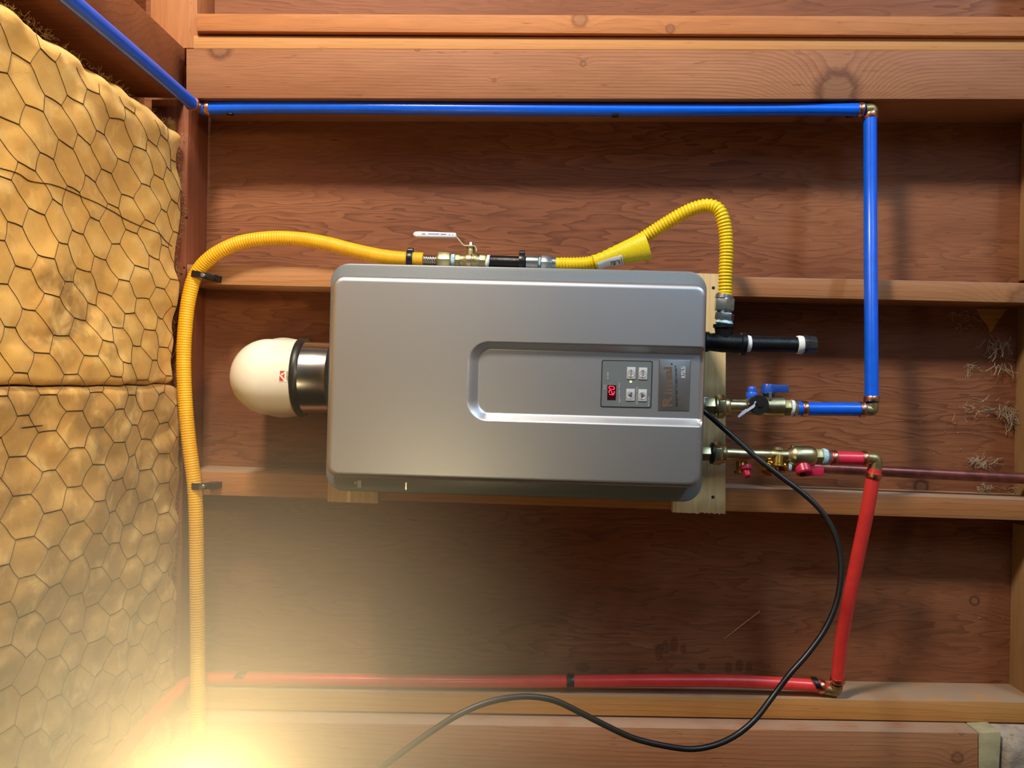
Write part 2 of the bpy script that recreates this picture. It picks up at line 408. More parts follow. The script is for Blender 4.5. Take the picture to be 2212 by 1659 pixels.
# top plate (picture left) and sill plate (picture right)
def vplate(name, mat, xf0, xf1, y0, y1, z1, label=None):
    a = P(xf0, 830, z1).x; c = P(xf1, 830, z1).x
    ya = P(800, y0, z1).y; yb = P(800, y1, z1).y
    o = B().box(a, c, yb, ya, ZS, z1).obj(name, mat, wall, bevel=.0015)
    if label: tag(o, label)
    return o
q = [P(325, -150, -.011), P(425, -150, -.011), P(427, 104, -.011), P(325, 104, -.011)]
o = B().hexa([Vector((v.x, v.y, ZS)) for v in q], q).obj('top_plate', M['plate_light'], wall, bevel=.0015)
q = [P(326, 212, 0), P(407, 212, 0), P(384, 1720, 0), P(326, 1720, 0)]
q = [P(326, 214, 0), P(407, 214, 0), P(386, 1487, 0), P(326, 1487, 0)]
B().hexa([Vector((v.x, v.y, ZS)) for v in q], [v-Vector((0,0,.002)) for v in q]).obj('top_plate', M['plate'], wall, bevel=.0015)
# sill pieces between the studs
sx = lambda py: P(2206-(py-300)*.0235, py, ZS)
for (ya, yb) in ((38, 100), (216, 608), (660, 1072), (1128, 1510)):
    a, c = sx(ya), sx(yb)
    B().hexa([Vector((a.x, a.y, ZS)), Vector((a.x+.05, a.y, ZS)), Vector((c.x+.05, c.y, ZS)), Vector((c.x, c.y, ZS))],
             [Vector((a.x, a.y, -.004)), Vector((a.x+.05, a.y, -.004)), Vector((c.x+.05, c.y, -.004)), Vector((c.x, c.y, -.004))]).obj('sill_plate', M['sill'], wall, bevel=.002)
# nail heads / dark holes in the timbers
def dot(name, px, py, z, r, mat, parent, h=.0006):
    p = P(px, py, z); return B().lathe(p-Vector((0,0,.001)), (0,0,1), [(0, r), (.001+h, r), (.001+h*1.6, r*.8)], 14).obj(name, mat, parent)

# foundation, floor
gx = P(2165, 1600, .04)
bm_ = bmesh.new(); bmesh.ops.create_grid(bm_, x_segments=40, y_segments=40, size=1)
b = B(); nx, ny = 26, 44
x0 = P(2195, 1500, -.09).x+.045
# irregular concrete footing below the sill, its rough top leaning out towards the room
vs_, fs = [], []
y0c, y1c = 1.0, -.95
for j in range(ny+1):
    Y = y0c+(y1c-y0c)*j/ny
    for i in range(nx+1):
        t = i/nx; Zc = ZS-.02 + t*.22
        X = x0 + .008 - t*.012 + .009*noise.noise(Vector((Y*16, Zc*22, 1.3)))+.004*noise.noise(Vector((Y*50, Zc*60, 4)))
        if Y < -.66: X -= .035*min(1, (-.66-Y)/.03)
        vs_.append((X, Y, Zc))
for j in range(ny):
    for i in range(nx):
        a = j*(nx+1)+i; fs.append((a, a+1, a+nx+2, a+nx+1))
n0 = len(vs_)
ring = [j*(nx+1)+nx for j in range(ny+1)]
for r in ring: v = vs_[r]; vs_.append((v[0]+.9, v[1], v[2]+.002))
for k in range(ny): fs.append((ring[k], n0+k, n0+k+1, ring[k+1]))
B().add(vs_, fs).obj('wall_foundation', M['concrete'], origin=(0,0,0)); COL.objects[-1] and None
tag(bpy.data.objects['wall_foundation'], kind='structure'); bm_.free()
fx = FLOOR_H
o = B().box(fx, fx+.08, -3, 3, -.3, 4).obj('floor', M['concrete']); tag(o, kind='structure')
# pressure-treated block below the lower post end
q = [P(2115, 1583, .045), P(2163, 1581, .045), P(2156, 1720, .045), P(2115, 1720, .045)]
o = B().hexa([Vector((v.x, v.y, ZS)) for v in q], q).obj('footing_block', M['green'], wall, bevel=.002); tag(o, 'grey-green treated block')

# ------------------------------------------------------------------ ceiling: deck, beam
XC = P(388, 850, 0).x
b = B().box(XC-.16, XC-.13, -1.0, 1.2, ZS-.02, 1.9)
ceil = b.obj('ceiling', M['beam'], origin=(0,0,0)); tag(ceil, kind='structure')
ya, yb = P(400, 106, 0).y, P(400, 213, 0).y
xb = P(400, 160, 0).x
q = [(xb-.13, yb, .001), (xb, yb, .001), (xb, ya, .001), (xb-.13, ya, .001)]
o = B().hexa(q, [(v[0], v[1], 1.5) for v in q]).obj('beam', M['beam'], ceil, bevel=.003)
tag(o, 'reddish brown overhead beam')
# joist at the far side of the batts (out of frame mostly)
q = [(xb-.13, -.80, .001), (xb, -.80, .001), (xb, -.76, .001), (xb-.13, -.76, .001)]
B().hexa(q, [(v[0], v[1], 1.5) for v in q]).obj('joist', M['beam'], ceil, bevel=.003)

# insulation surface
YT = P(388, 268, 0).y; YM = P(392, 833, .02).y; YBt = -.755
PZ, PY, TW = .118, .0560, .034
def hexd(y, z):
    """distance (0 at wires .. 1 in cell centre)"""
    best = 9; second = 9
    # cell centres of the elongated honeycomb
    j0 = math.floor(y/(PY/2))
    for j in range(j0-1, j0+3):
        off = (PZ/2) if (j % 2) else 0
        i0 = math.floor((z-off)/PZ)
        for i in (i0, i0+1):
            cy_, cz_ = j*PY/2, i*PZ+off
            d = sqrt(((y-cy_)*1.0)**2+((z-cz_)*.66)**2)
            if d < best: second = best; best = d
            elif d < second: second = d
    return min(1, (second-best)/.028)
def lowf(y, z):
    return .016*noise.noise(Vector((y*5.5, z*4.5, 2.2)))+.008*noise.noise(Vector((y*14, z*11, 6.1)))
def surfx(y, z, puff=True):
    x = XC + lowf(y, z) - .004
    x += .004*noise.noise(Vector((y*30, z*24, 3)))*(1 if puff else .3)
    if puff: x += .0062*noise.noise(Vector((y*22+4, z*16, 8)))
    for e, s_ in ((YT, 1), (YM, 1), (YM, -1)):
        pass
    return x
def batt(name, label, mat, ytop, ybot, dxb, zmin, nyy, nzz):
    vs_, fs = [], []
    for j in range(nyy+1):
        y = ytop+(ybot-ytop)*j/nyy
        for i in range(nzz+1):
            tz = i/nzz; z = zmin+(1.15-zmin)*tz**1.25
            e = min(abs(y-ytop), abs(y-ybot)); 
            x = surfx(y, z)+dxb
            ed = abs(y-ytop)
            wv = .012*noise.noise(Vector((z*9, ytop*3, 1)))
            if ytop > .2:
                wv += .006*noise.noise(Vector((z*32, 2, 5))); k = max(0, 1-(ed+wv*1.3)/.045); x -= .075*k*k*k+.016*k*noise.noise(Vector((y*40, z*30, 9)))
            else:
                k = max(0, 1-ed/.012); x -= .012*k*k
            k = max(0, 1-abs(y-ybot)/.012); x -= .014*k*k
            kz = max(0, 1-(z-zmin)/.02); x -= .02*kz*kz
            ds = abs(y-YM); yy_ = y+.007*noise.noise(Vector((z*11, 4, 4)))*max(0, 1-ds/.04)
            vs_.append((x, yy_, z))
    W = nzz+1
    for j in range(nyy):
        for i in range(nzz): a = j*W+i; fs.append((a, a+1, a+W+1, a+W))
    n1 = len(vs_)
    bnd = [i for i in range(W)]+[j*W+nzz for j in range(1, nyy+1)]+[nyy*W+i for i in range(nzz-1, -1, -1)]+[j*W for j in range(nyy-1, 0, -1)]
    for r in bnd: v = vs_[r]; vs_.append((XC-.12, v[1], v[2]))
    L = len(bnd)
    for k in range(L): fs.append((bnd[k], bnd[(k+1)%L], n1+(k+1)%L, n1+k))
    fs.append(tuple(n1+k for k in range(L-1, -1, -1)))
    return tag(B().add(vs_, fs).obj(name, mat, smooth=80), label, 'insulation')
batt('insulation_batt', 'bright yellow fibreglass batt beside the blue tube', M['ins1'], YT, YM+.0015, 0, .004, 210, 300)
batt('insulation_batt', 'dusty tan fibreglass batt nearer the bare bulb, seam along its edge', M['ins2'], YM-.0015, YBt, .004, -.004, 260, 300)

# loose fibres standing off the batts
for k, (nm, y0_, y1_) in enumerate((('insulation_batt', YM, YT), ('insulation_batt.001', YBt, YM))):
    rf = random.Random(20+k); bb = B()
    for _ in range(1300):
        edge = rf.random() < .45
        y = (YT-.01*rf.random() if k == 0 and rf.random() < .5 else rf.uniform(y0_+.01, y1_-.01)); z = .012*rf.random() if edge else rf.uniform(.01, .62)
        x = surfx(y, z)-.002-(.02 if y > YT-.015 else 0)
        d = Vector((rf.uniform(.2, 1), rf.gauss(0, 1), rf.gauss(0, 1))).normalized(); c = Vector((x, y, z)); pp_ = [c]
        for i in range(4):
            d = (d+Vector((rf.gauss(0, .5), rf.gauss(0, .5), rf.gauss(0, .5)))).normalized(); c = c+d*rf.uniform(.0015, .004); pp_.append(c)
        bb.tube(pp_, .00014, 3, False)
    o = bb.obj('loose_fibres', M['fibre'], bpy.data.objects[nm], smooth=180); o['kind'] = 'stuff'

# chicken wire: one net of twisted hexagons
b = B()
def wp(y, z):
    y2 = y+.011*noise.noise(Vector((y*7, z*7, 20)))+.004*noise.noise(Vector((y*22, z*22, 9)))+.05*(z-.3)*.25; z2 = z+(.45 if y > 0 else .06)*y-.04+.012*noise.noise(Vector((y*6, z*6, 30)))
    if y2 > YT-.03: return None
    if z2 < .018 or z2 > 1.12: return None
    x = surfx(y2, z2)+.0006
    return Vector((x+(.004 if y2 < YM else 0), y2, z2))
r_w = .0005
def wseg(a, c, r):
    pts = []
    for k in range(6):
        t = k/5; v = wp(a[0]+(c[0]-a[0])*t, a[1]+(c[1]-a[1])*t)
        if v is not None: pts.append(v)
    if len(pts) < 2: return
    b.tube(pts, r, 4, False)
j_lo, j_hi = int(-.76/(PY/2)), int(.60/(PY/2))
for j in range(j_lo, j_hi):
    off = (PZ/2) if (j % 2) else 0
    for i in range(-3, 12):
        cy_, cz_ = j*PY/2, i*PZ+off
        # cell centred (cy,cz): twist edges lie at y = cy +- PY/2
        y1 = cy_+PY/2; za, zb = cz_-TW/2, cz_+TW/2
        if za < -.3 or zb > 1.15: continue
        wseg((y1, za), (y1, zb), r_w*2.0)
        # diagonals from the twist end to the neighbouring twists
        wseg((y1, zb), (y1-PY/2, zb+(PZ-2*TW)/2), r_w)
        wseg((y1, zb), (y1+PY/2, zb+(PZ-2*TW)/2), r_w)
# selvage wires
def selv(pts, r):
    out = []
    for (px, py) in pts:
        # find point on the ceiling plane
        d = FWD*F_PX + RIGHT*(px-CX) - UP*(py-CY); t = (XC+.006-CAM.x)/d.x; q = CAM+d*t
        out.append(Vector((q.x, q.y, q.z)))
    out = smooth_path(out, 8)
    out = [Vector((max(surfx(v.y, v.z), XC-.01)+.001, v.y, v.z)) for v in out]
    b.tube(out, r, 5)
selv([(-30, 350), (35, 372), (70, 392), (125, 400), (160, 412), (222, 440), (290, 478), (345, 506), (380, 532)], .0008)
selv([(-30, 932), (40, 928), (110, 920), (160, 912), (210, 912), (300, 903), (372, 900)], .0011)
net = b.obj('chicken_wire', M['wire'], smooth=60); tag(net, 'rusty hexagonal chicken wire netting stretched over the yellow insulation', 'netting')

# ------------------------------------------------------------------ water heater
ZC, ZF = .20, .25
def frame(cs, z):
    c = [P(x, y, z) for x, y in cs]       # TL TR BR BL
    ctr = sum(c, Vector())/4
    e1 = ((c[1]-c[0])+(c[2]-c[3]))/2; e2 = ((c[3]-c[0])+(c[2]-c[1]))/2
    return ctr, e1.normalized(), e2.normalized(), e1.length, e2.length
heater = thing('water_heater', 'silver tankless water heater with control panel, mounted on pine boards', 'water heater', P(1112, 830, .02))
def rrect(wd, ht, r, n=10):
    pts = []
    for (sx_, sy_, a0) in ((1,1,0), (-1,1,pi/2), (-1,-1,pi), (1,-1,3*pi/2)):
        for k in range(n+1):
            a = a0+(pi/2)*k/n; pts.append((sx_*(wd/2-r)+r*cos(a), sy_*(ht/2-r)+r*sin(a)))
    return pts
def rings(ctr, e1, e2, loops):     # loops: list of (pts2d, z)
    bb = B(); n = len(loops[0][0])
    for pts, z in loops:
        for (s_, t_) in pts: q = ctr+e1*s_+e2*t_; bb.v.append(Vector((q.x, q.y, z)))
    for i in range(len(loops)-1):
        for k in range(n): k2 = (k+1)%n; bb.f.append((i*n+k, i*n+k2, (i+1)*n+k2, (i+1)*n+k))
    bb.f.append(tuple(range(n-1, -1, -1))); bb.f.append(tuple(range((len(loops)-1)*n, len(loops)*n)))
    return bb
cc, c1, c2, cw, ch = frame([(716, 568), (1527, 586), (1517, 1086), (701, 1059)], ZC)
R = .032
loops = [(rrect(cw, ch, R), .02), (rrect(cw, ch, R), ZC-.003), (rrect(cw-.0018, ch-.0018, R-.0009), ZC-.001), (rrect(cw-.006, ch-.006, R-.003), ZC)]
rings(cc, c1, c2, loops).obj('case', M['case'], heater)
fc, f1, f2, fw, fh = frame([(718, 594), (1528, 613.5), (1517, 1056), (700, 1030)], ZF)
# dark seam between cover and case
rings(fc, f1, f2, [(rrect(fw+.003, fh+.003, .022), ZC-.002), (rrect(fw+.003, fh+.003, .022), ZC+.003)]).obj('gasket', M['dark'], heater)
# front cover as a height field with a rolled rim and the pressed recess
def ft(px, py, z=ZF):       # picture point -> (s, t) on the cover plane
    q = P(px, py, z)-fc
    d = f1.dot(f2); a, c = q.dot(f1), q.dot(f2); s_ = (a-d*c)/(1-d*d); return s_, c-d*s_
s_out, _ = ft(1010, 820); _, t_top = ft(1250, 742); _, t_bot = ft(1250, 915)
bw = ft(1040, 820)[0]-s_out                      # bevel width
sL = s_out; tT, tB = t_top, t_bot
def sdrr(x, y, hx, hy, r):
    qx, qy = abs(x)-hx+r, abs(y)-hy+r
    return min(max(qx, qy), 0)+sqrt(max(qx, 0)**2+max(qy, 0)**2)-r
bt = .0125
def rec_h(s_, t_):
    # rounded rectangle open at the right
    cxx = sL+.5; hx = .5; cyy = (tT+tB)/2; hy = (tB-tT)/2
    d = -sdrr(s_-cxx, t_-cyy, hx, hy, .034)
    wv = bt
    if s_-sL < hy: # left end slopes more gently
        ang = max(0, min(1, 1-(s_-sL)/.03)); wv = bt+(bw-bt)*ang
    k = max(0, min(1, d/wv)); return -.0135*(k*k*(3-2*k)*.35+k*.65)
rimr = .010
def cov_pt(s_, t_):
    hx, hy, r = fw/2, fh/2, .020
    d = sdrr(s_, t_, hx, hy, r)
    if d > 0:
        for _ in range(2):
            e = 1e-4; gx_ = (sdrr(s_+e, t_, hx, hy, r)-sdrr(s_-e, t_, hx, hy, r))/(2*e); gy_ = (sdrr(s_, t_+e, hx, hy, r)-sdrr(s_, t_-e, hx, hy, r))/(2*e)
            s_ -= gx_*d; t_ -= gy_*d; d = sdrr(s_, t_, hx, hy, r)
        d = 0
    dd = min(0, d)
    h = 0 if dd < -rimr else -(rimr-sqrt(max(0, rimr**2-(rimr+dd)**2)))
    return s_, t_, h
NX, NY = 330, 210
def warp(u):    # denser near rim
    return u-.055*sin(2*pi*u)/ (2*pi)*6*.5
gs = []
def lines(L, n, extra):
    a = [-L/2+L*k/n for k in range(n+1)]
    for (c_, w_, m_) in extra: a += [c_-w_/2+w_*k/m_ for k in range(m_+1)]
    a = sorted(a); o = [a[0]]
    for v in a[1:]:
        if v-o[-1] > .0004: o.append(v)
    o[-1] = L/2; return o
gx_ = lines(fw, 200, [(-fw/2+.006, .012, 14), (fw/2-.006, .012, 14), (sL+bw/2, bw, 24)])
gy_ = lines(fh, 120, [(-fh/2+.006, .012, 14), (fh/2-.006, .012, 14), (tT+bt/2, bt*1.2, 14), (tB-bt/2, bt*1.2, 14)])
b = B(); W = len(gx_)
for t_ in gy_:
    for s_ in gx_:
        s2, t2, h = cov_pt(s_, t_); h += rec_h(s2, t2) * max(0, min(1, (fw/2-s2)/.004+.0))
        q = fc+f1*s2+f2*t2; b.v.append(Vector((q.x, q.y, ZF+h)))
for j in range(len(gy_)-1):
    for i in range(W-1): a = j*W+i; b.f.append((a, a+1, a+W+1, a+W))
bnd = list(range(W))+[j*W+W-1 for j in range(1, len(gy_))]+[(len(gy_)-1)*W+i for i in range(W-2, -1, -1)]+[j*W for j in range(len(gy_)-2, 0, -1)]
n1 = len(b.v)
for r in bnd: v = b.v[r]; b.v.append(Vector((v.x, v.y, ZC+.0015)))
L = len(bnd)
for k in range(L): b.f.append((bnd[k], n1+k, n1+(k+1)%L, bnd[(k+1)%L]))
b.obj('front_cover', M['cover'], heater, smooth=50)
# scuffs on the case
for (x, y, w_, h_) in ((776, 1046, 4, 8), (877, 1050, 1.5, 8), (768, 1043, 2, 3)):
    a = P(x-w_, y-h_, ZC); c = P(x+w_, y+h_, ZC); B().box(a.x, c.x, c.y, a.y, ZC-.0002, ZC+.0003).obj('scuff_mark', M['steel'], heater)

# control panel
ZP = ZF-.0135
def quad(pts, z0, z1, name, mat, parent, bevel=0):
    q = [P(x, y, z1) for x, y in pts]
    return B().hexa([Vector((v.x, v.y, z0)) for v in q], q).obj(name, mat, parent, bevel=bevel)
def rquad(x0, y0, x1, y1, r, z0, z1, name, mat, parent, ang=.020, bevel=0):
    cx_, cy_ = (x0+x1)/2, (y0+y1)/2; w_, h_ = x1-x0, y1-y0
    pts = [(cx_+a*cos(ang)-c*sin(ang)*1.6, cy_+a*sin(ang)+c*cos(ang)) for a, c in rrect(w_, h_, r, 5)]
    q = [P(x, y, z1) for x, y in pts]
    q = [(v.x, v.y) for v in q][::-1]
    return B().prism(q, z0, z1).obj(name, mat, parent, bevel=bevel)
def text(s_, px, py, hpx, lpx, z, name, mat, parent, depth=.0002, serif=False, bold=0.0, spacing=1.0):
    """lettering reading from picture bottom to top; (px,py) is the centre; hpx = cap height, lpx = length"""
    cu = bpy.data.curves.new(name, 'FONT'); cu.body = s_; cu.size = 1; cu.extrude = 0; cu.offset = bold; cu.space_character = spacing
    cu.resolution_u = 3
    to = bpy.data.objects.new(name, cu); COL.objects.link(to)
    dg = bpy.context.evaluated_depsgraph_get(); me = bpy.data.meshes.new_from_object(to.evaluated_get(dg))
    bpy.data.objects.remove(to); bpy.data.curves.remove(cu)
    xs = [v.co.x for v in me.vertices]; ys = [v.co.y for v in me.vertices]
    x0, x1, y0, y1 = min(xs), max(xs), min(ys), max(ys)
    c = P(px, py, z); sc = S(z); a = .022
    dirx = Vector((-sin(a)*1.8, cos(a), 0)); diry = Vector((-cos(a), -sin(a), 0))
    for v in me.vertices:
        u_ = ((v.co.x-x0)/(x1-x0)-.5)*lpx*sc; w_ = ((v.co.y-y0)/(y1-y0)-.5)*hpx*sc
        v.co = c+dirx*u_+diry*w_+Vector((0, 0, depth))-ORI[parent]
    me.materials.append(mat); o = bpy.data.objects.new(name, me); COL.objects.link(o); o.parent = parent; ORI[o] = ORI[parent]
    return o
rquad(1298.5, 778.5, 1408.5, 880.5, 4, ZP-.002, ZP+.0006, 'panel_seam', M['dark'], heater)
pan = rquad(1300.5, 780.5, 1406.5, 878.5, 3, ZP-.002, ZP+.0012, 'control_panel', M['panelgrey'], heater)
z1 = ZP+.0012
rquad(1312, 832, 1330.5, 864, 1, z1-.001, z1+.0004, 'display', M['ledwin'], pan)
# seven segment digits 1 2 0 (bottom to top in the picture)
def digit(d, py, bb):
    SEG = {'1': 'bc', '2': 'abged', '0': 'abcdef'}[d]
    hw, hh, t = 3.1, 5.6, .75
    pts = {'a': ((-hw, hh), (hw, hh)), 'g': ((-hw, 0), (hw, 0)), 'd': ((-hw, -hh), (hw, -hh)),
           'f': ((-hw, hh), (-hw, 0)), 'b': ((hw, hh), (hw, 0)), 'e': ((-hw, 0), (-hw, -hh)), 'c': ((hw, 0), (hw, -hh))}
    for s_ in SEG:
        (x0_, y0_), (x1_, y1_) = pts[s_]
        sh = .7
        dx, dy = x1_-x0_, y1_-y0_; L_ = sqrt(dx*dx+dy*dy); ux, uy = dx/L_, dy/L_
        x0_ += ux*sh; x1_ -= ux*sh; y0_ += uy*sh; y1_ -= uy*sh
        cs = [(x0_-uy*t, y0_+ux*t), (x1_-uy*t, y1_+ux*t), (x1_+uy*t, y1_-ux*t), (x0_+uy*t, y0_-ux*t)]
        q = [P(1321.3-cy2-.08*cx2, py-cx2-.10*cy2, z1+.0008) for cx2, cy2 in cs]
        bb.hexa([v-Vector((0, 0, .0004)) for v in q], q)
bb = B()
digit('1', 855.5, bb); digit('2', 847, bb); digit('0', 837.8, bb)
bb.obj('digits', M['led'], pan)
p_ = P(1362.5, 824.5, z1); B().lathe(p_-Vector((0,0,.0005)), (0,0,1), [(0, .0017), (.0011, .0017), (.0015, .001)], 14).obj('indicator_light', M['ledg'], pan)
for (x, y, lab) in ((1363.5, 806, 'Priority'), (1389, 807, 'On/Off'), (1362, 853, 'up'), (1388, 854, 'down')):
    bt_ = rquad(x-9.5, y-13, x+9.5, y+13, 1.2, z1-.0008, z1+.0012, 'button', M['button'], pan, bevel=.0003)
    ORI[bt_] = ORI[pan]
    p_ = P(x+(-.5), y, z1+.0012); B().lathe(p_-Vector((0,0,.0004)), (0,0,1), [(0, .0066), (.0009, .0063), (.0011, .0056), (.0008, .005)], 28).obj('button', M['button'], pan, smooth=20)
    if lab in ('up', 'down'):
        k = 1 if lab == 'up' else -1
        tri = [P(x-5.0*k, y, z1+.0024), P(x+3.0*k, y-6, z1+.0024), P(x+3.0*k, y+6, z1+.0024)]
        if k < 0: tri = tri[::-1]
        B().add([v-Vector((0,0,.0008)) for v in tri]+tri, [(0,2,1), (3,4,5), (0,1,4,3), (1,2,5,4), (2,0,3,5)]).obj('arrow_mark', M['print_g'], pan)
    else: text(lab, x, y, 5.0, 17, z1+.0021, 'lettering', M['print_g'], pan)
for (s_, x, y, h_, l_) in (('F/C', 1306.5, 835.5, 4.5, 9.5), ('In Use', 1312.5, 811, 4.5, 14), ('Approx Water Temp', 1338, 848.5, 4.6, 42), ('Hot Water Temp', 1376, 854, 4.2, 37), ('MC-91-2US', 1401, 867, 3.0, 20)):
    text(s_, x, y, h_, l_, z1, 'lettering', M['print_w'], pan)
# name plate
npl = rquad(1422, 777, 1491, 888, 2.5, ZP-.002, ZP+.0009, 'name_plate', M['nameplate'], heater, bevel=.0009)
z2 = ZP+.0009
text('R', 1441.5, 866.5, 22, 25, z2, 'lettering', M['lettering'], npl, bold=.05)
text('innai', 1443, 822.5, 18.5, 60, z2, 'lettering', M['lettering'], npl, bold=.04)
p_ = P(1451, 786.5, z2); B().lathe(p_, (0,0,1), [(0, .0013), (.0003, .0013)], 12).obj('registered_mark', M['print_k'], npl)
text('THE HOT WAY TO HEAT WATER™', 1461, 834.5, 4.8, 88, z2, 'lettering', M['print_k'], npl, bold=.012)
text('R75LSi', 1476, 804, 9, 24, z2, 'lettering', M['white'], npl)

# ------------------------------------------------------------------ pine mounting boards
def vboard(name, label, pts, z0, z1, jag=None):
    poly = list(pts)
    if jag:
        n = 26; (xa, ya), (xb_, yb_) = pts[2], pts[3]
        mid = []
        for k in range(1, n):
            t = k/n; amp_ = 2.6 if t < .55 else .4
            mid.append((xa+(xb_-xa)*t, ya+(yb_-ya)*t+random.uniform(-amp_, amp_)))
        poly = [pts[0], pts[1], pts[2]]+mid+[pts[3]]
    q = [(P(x, y, z1).x, P(x, y, z1).y) for x, y in poly][::-1]
    o = B().prism(q, z0, z1).obj(name, M['pine'], bevel=0 if jag else .001)
    return tag(o, label, 'board', 'pine mounting boards')
vb = vboard('mounting_board', 'pale pine board under the lower end of the heater, beside the brass unions', [(1462, 589), (1568, 592), (1567, 1111), (1453, 1107)], 0.0, .019, jag=True)
vb2 = vboard('mounting_board', 'pale pine board mostly hidden behind the vent end of the heater', [(724, 600), (817, 602), (816, 1088), (707, 1084)], 0.0, .019)
for (x, y) in ((1541, 622), (1540, 1074)): dot('screw_hole', x, y, .019, .0032, M['hole'], vb, .0001)

# ------------------------------------------------------------------ vent
ZV = .115
fl = thing('flue_vent', 'steel flue stub with cream plastic elbow and black gasket, on the heater top', 'vent', P(600, 815, ZV))
s_ = S(ZV); pa = P(720, 817, ZV); ax = (P(560, 814, ZV)-pa).normalized()
B().lathe(pa, ax, [(0, .0655), (.055, .0655), (.057, .0665), (.06, .0665), (.062, .0655), (.066, .0655)], 64).obj('steel_pipe', M['steel'], fl)
pb = P(653, 815, ZV)
prof = [(-.0085, .066), (-.0080, .0695), (-.005, .0712), (0, .0716), (.003, .0710), (.005, .069), (.005, .064)]
B().lathe(pb, ax, prof, 64).obj('gasket', M['rubber'], fl)
# elbow: short straight, rounded back, leg turning into the wall
RE = .0682; st0 = pb+ax*.003; ec = P(582, 815, ZV)
hd = (ec-st0).length
prof = [(0, .0650), (.002, RE), (hd*.5, RE)]+[(hd+RE*sin(pi/2*k/20), max(.0004, RE*cos(pi/2*k/20))) for k in range(0, 21)]
b = B().lathe(st0, ax, prof, 64)
b.lathe(Vector((ec.x, ec.y, ZS+.0005)), (0, 0, 1), [(0, RE*.995), (ec.z-ZS, RE*.995)], 64)
b.obj('elbow', M['cream'], fl, smooth=50)
hz_ = ec.z-ZS
B().lathe(Vector((ec.x, ec.y, ZS+.001)), (0, 0, 1), [(0, .0765), (hz_-.085, .0765), (hz_-.074, .0755), (hz_-.062, .0725), (hz_-.05, .0685)], 64).obj('elbow_collar', M['cream'], fl)
pts = [st0.lerp(ec, k/26) for k in range(27)]
# maker's sticker on the elbow, wrapped on its curved face
def on_elbow(px, py, lift=.0004):
    # ray against a cylinder of radius .0672 around the axis of the straight start
    d = (FWD*F_PX + RIGHT*(px-CX) - UP*(py-CY)).normalized(); o_ = CAM
    best = None; t = .9
    for it in range(1400):
        q = o_+d*t
        dmin = min((q-p).length for p in pts[:27])
        if dmin <= RE+lift: best = q; break
        t += max(.00015, (dmin-RE-lift)*.8)
    return best
def patch(pts2, name, mat, parent, lift):
    q = [on_elbow(x, y, lift) for x, y in pts2]
    q2 = [on_elbow(x, y, lift-.0005) for x, y in pts2]; n = len(q)
    return B().add(q2+q, [tuple(range(n-1, -1, -1)), tuple(range(n, 2*n))]+[(i, (i+1)%n, n+(i+1)%n, n+i) for i in range(n)]).obj(name, mat, parent)
stk = [(604.5, 800.5), (615, 800.5), (615, 823), (603.5, 823)]
patch([(603, 799.5), (625, 799.5), (622, 825), (602, 824.5)], 'sticker', M['white'], fl, .0004)
patch([(605, 801), (615, 801), (609.5, 807), (611.5, 804), (608, 805.5), (604.5, 809)], 'logo_mark', M['stickerr'], fl, .0009)
patch([(605, 808.5), (610, 811), (614.5, 806), (614, 817), (609.5, 811.5)], 'logo_mark', M['stickerr'], fl, .0009)
patch([(603.8, 811.5), (613, 822.5), (603.2, 822.5)], 'logo_mark', M['stickerr'], fl, .0009)
pz = on_elbow(620.5, 812, .0012)
text('ubbink', 620, 812, 3.6, 22, pz.z, 'lettering', M['print_k'], fl)

# ------------------------------------------------------------------ tubes
RP = .0120
def ring(name_parent, p, axis, r=.0135, w_=.009, mat=None, name='crimp_ring'):
    ax_ = Vector(axis).normalized(); prof = [(-w_/2, r*.9), (-w_/2, r), (-w_/2+.001, r*1.03), (w_/2-.001, r*1.03), (w_/2, r), (w_/2, r*.9)]
    return B().lathe(p, ax_, prof, 28).obj(name, mat or M['copper'], name_parent)
def pipe(name, label, pts, r, mat, cat='pipe', group=None, seg=20, rings_=()):
    t = thing(name, label, cat, pts[0], group)
    B().tube(pts, r, seg).obj('tube', mat, t)
    for f in rings_:
        i = f if f >= 0 else len(pts)+f
        i = max(1, min(len(pts)-2, i)); ring(t, pts[i], pts[i+1]-pts[i-1], r*1.13)
    return t
def rs(pts, step=.006): return resample(pts, step)
# blue, coming from the room along the beam
zb = .018
c0_ = P(431, 234, zb)
far = Vector((c0_.x-.004, c0_.y+.012, .95))
pth = [c0_+Vector((0, 0, .020)), Vector((c0_.x-.003, c0_.y+.004, .25)), Vector((c0_.x-.001, c0_.y+.006, .6)), far]
pth[0].x -= .003
pipe('water_tube', 'blue tube running along the brown beam at the edge of the insulation', rs(smooth_path(pth, 20)), RP, M['blue'], group='blue tubes', rings_=(1,))
pth = px_path([(436, 235, zb), (470, 234, zb), (560, 232, zb), (740, 232.5, zb), (1000, 235, zb), (1250, 237, zb), (1480, 237.5, zb), (1700, 236.5, zb), (1866, 237, zb+.01)])
pipe('water_tube', 'long horizontal blue tube under the pinkish top timber', rs(pth), RP, M['blue'], group='blue tubes', rings_=(2, -2))
def elbow(name, label, a, corner, c, r=.0105, r2=None, group='brass elbows'):
    """brass elbow with its two ends at a and c, bent at the corner"""
    a, corner, c = Vector(a), Vector(corner), Vector(c)
    k = .35; pts_ = [a, a.lerp(corner, 1-k)]
    p1, p2 = a.lerp(corner, 1-k), c.lerp(corner, 1-k)
    for i in range(1, 9):
        t = i/9; pts_.append(p1*(1-t)**2+corner*2*t*(1-t)+p2*t*t)
    pts_ += [p2, c]
    o = B().tube(pts_, r, 20).obj(name, M['brassd']); tag(o, label, 'pipe fitting', group); return o
ca = c0_+Vector((0, 0, .016)); cb = P(437, 235, zb)
elbow('pipe_elbow', 'small brass elbow in the corner at the beam, on the blue tube', ca, c0_, cb, .009)
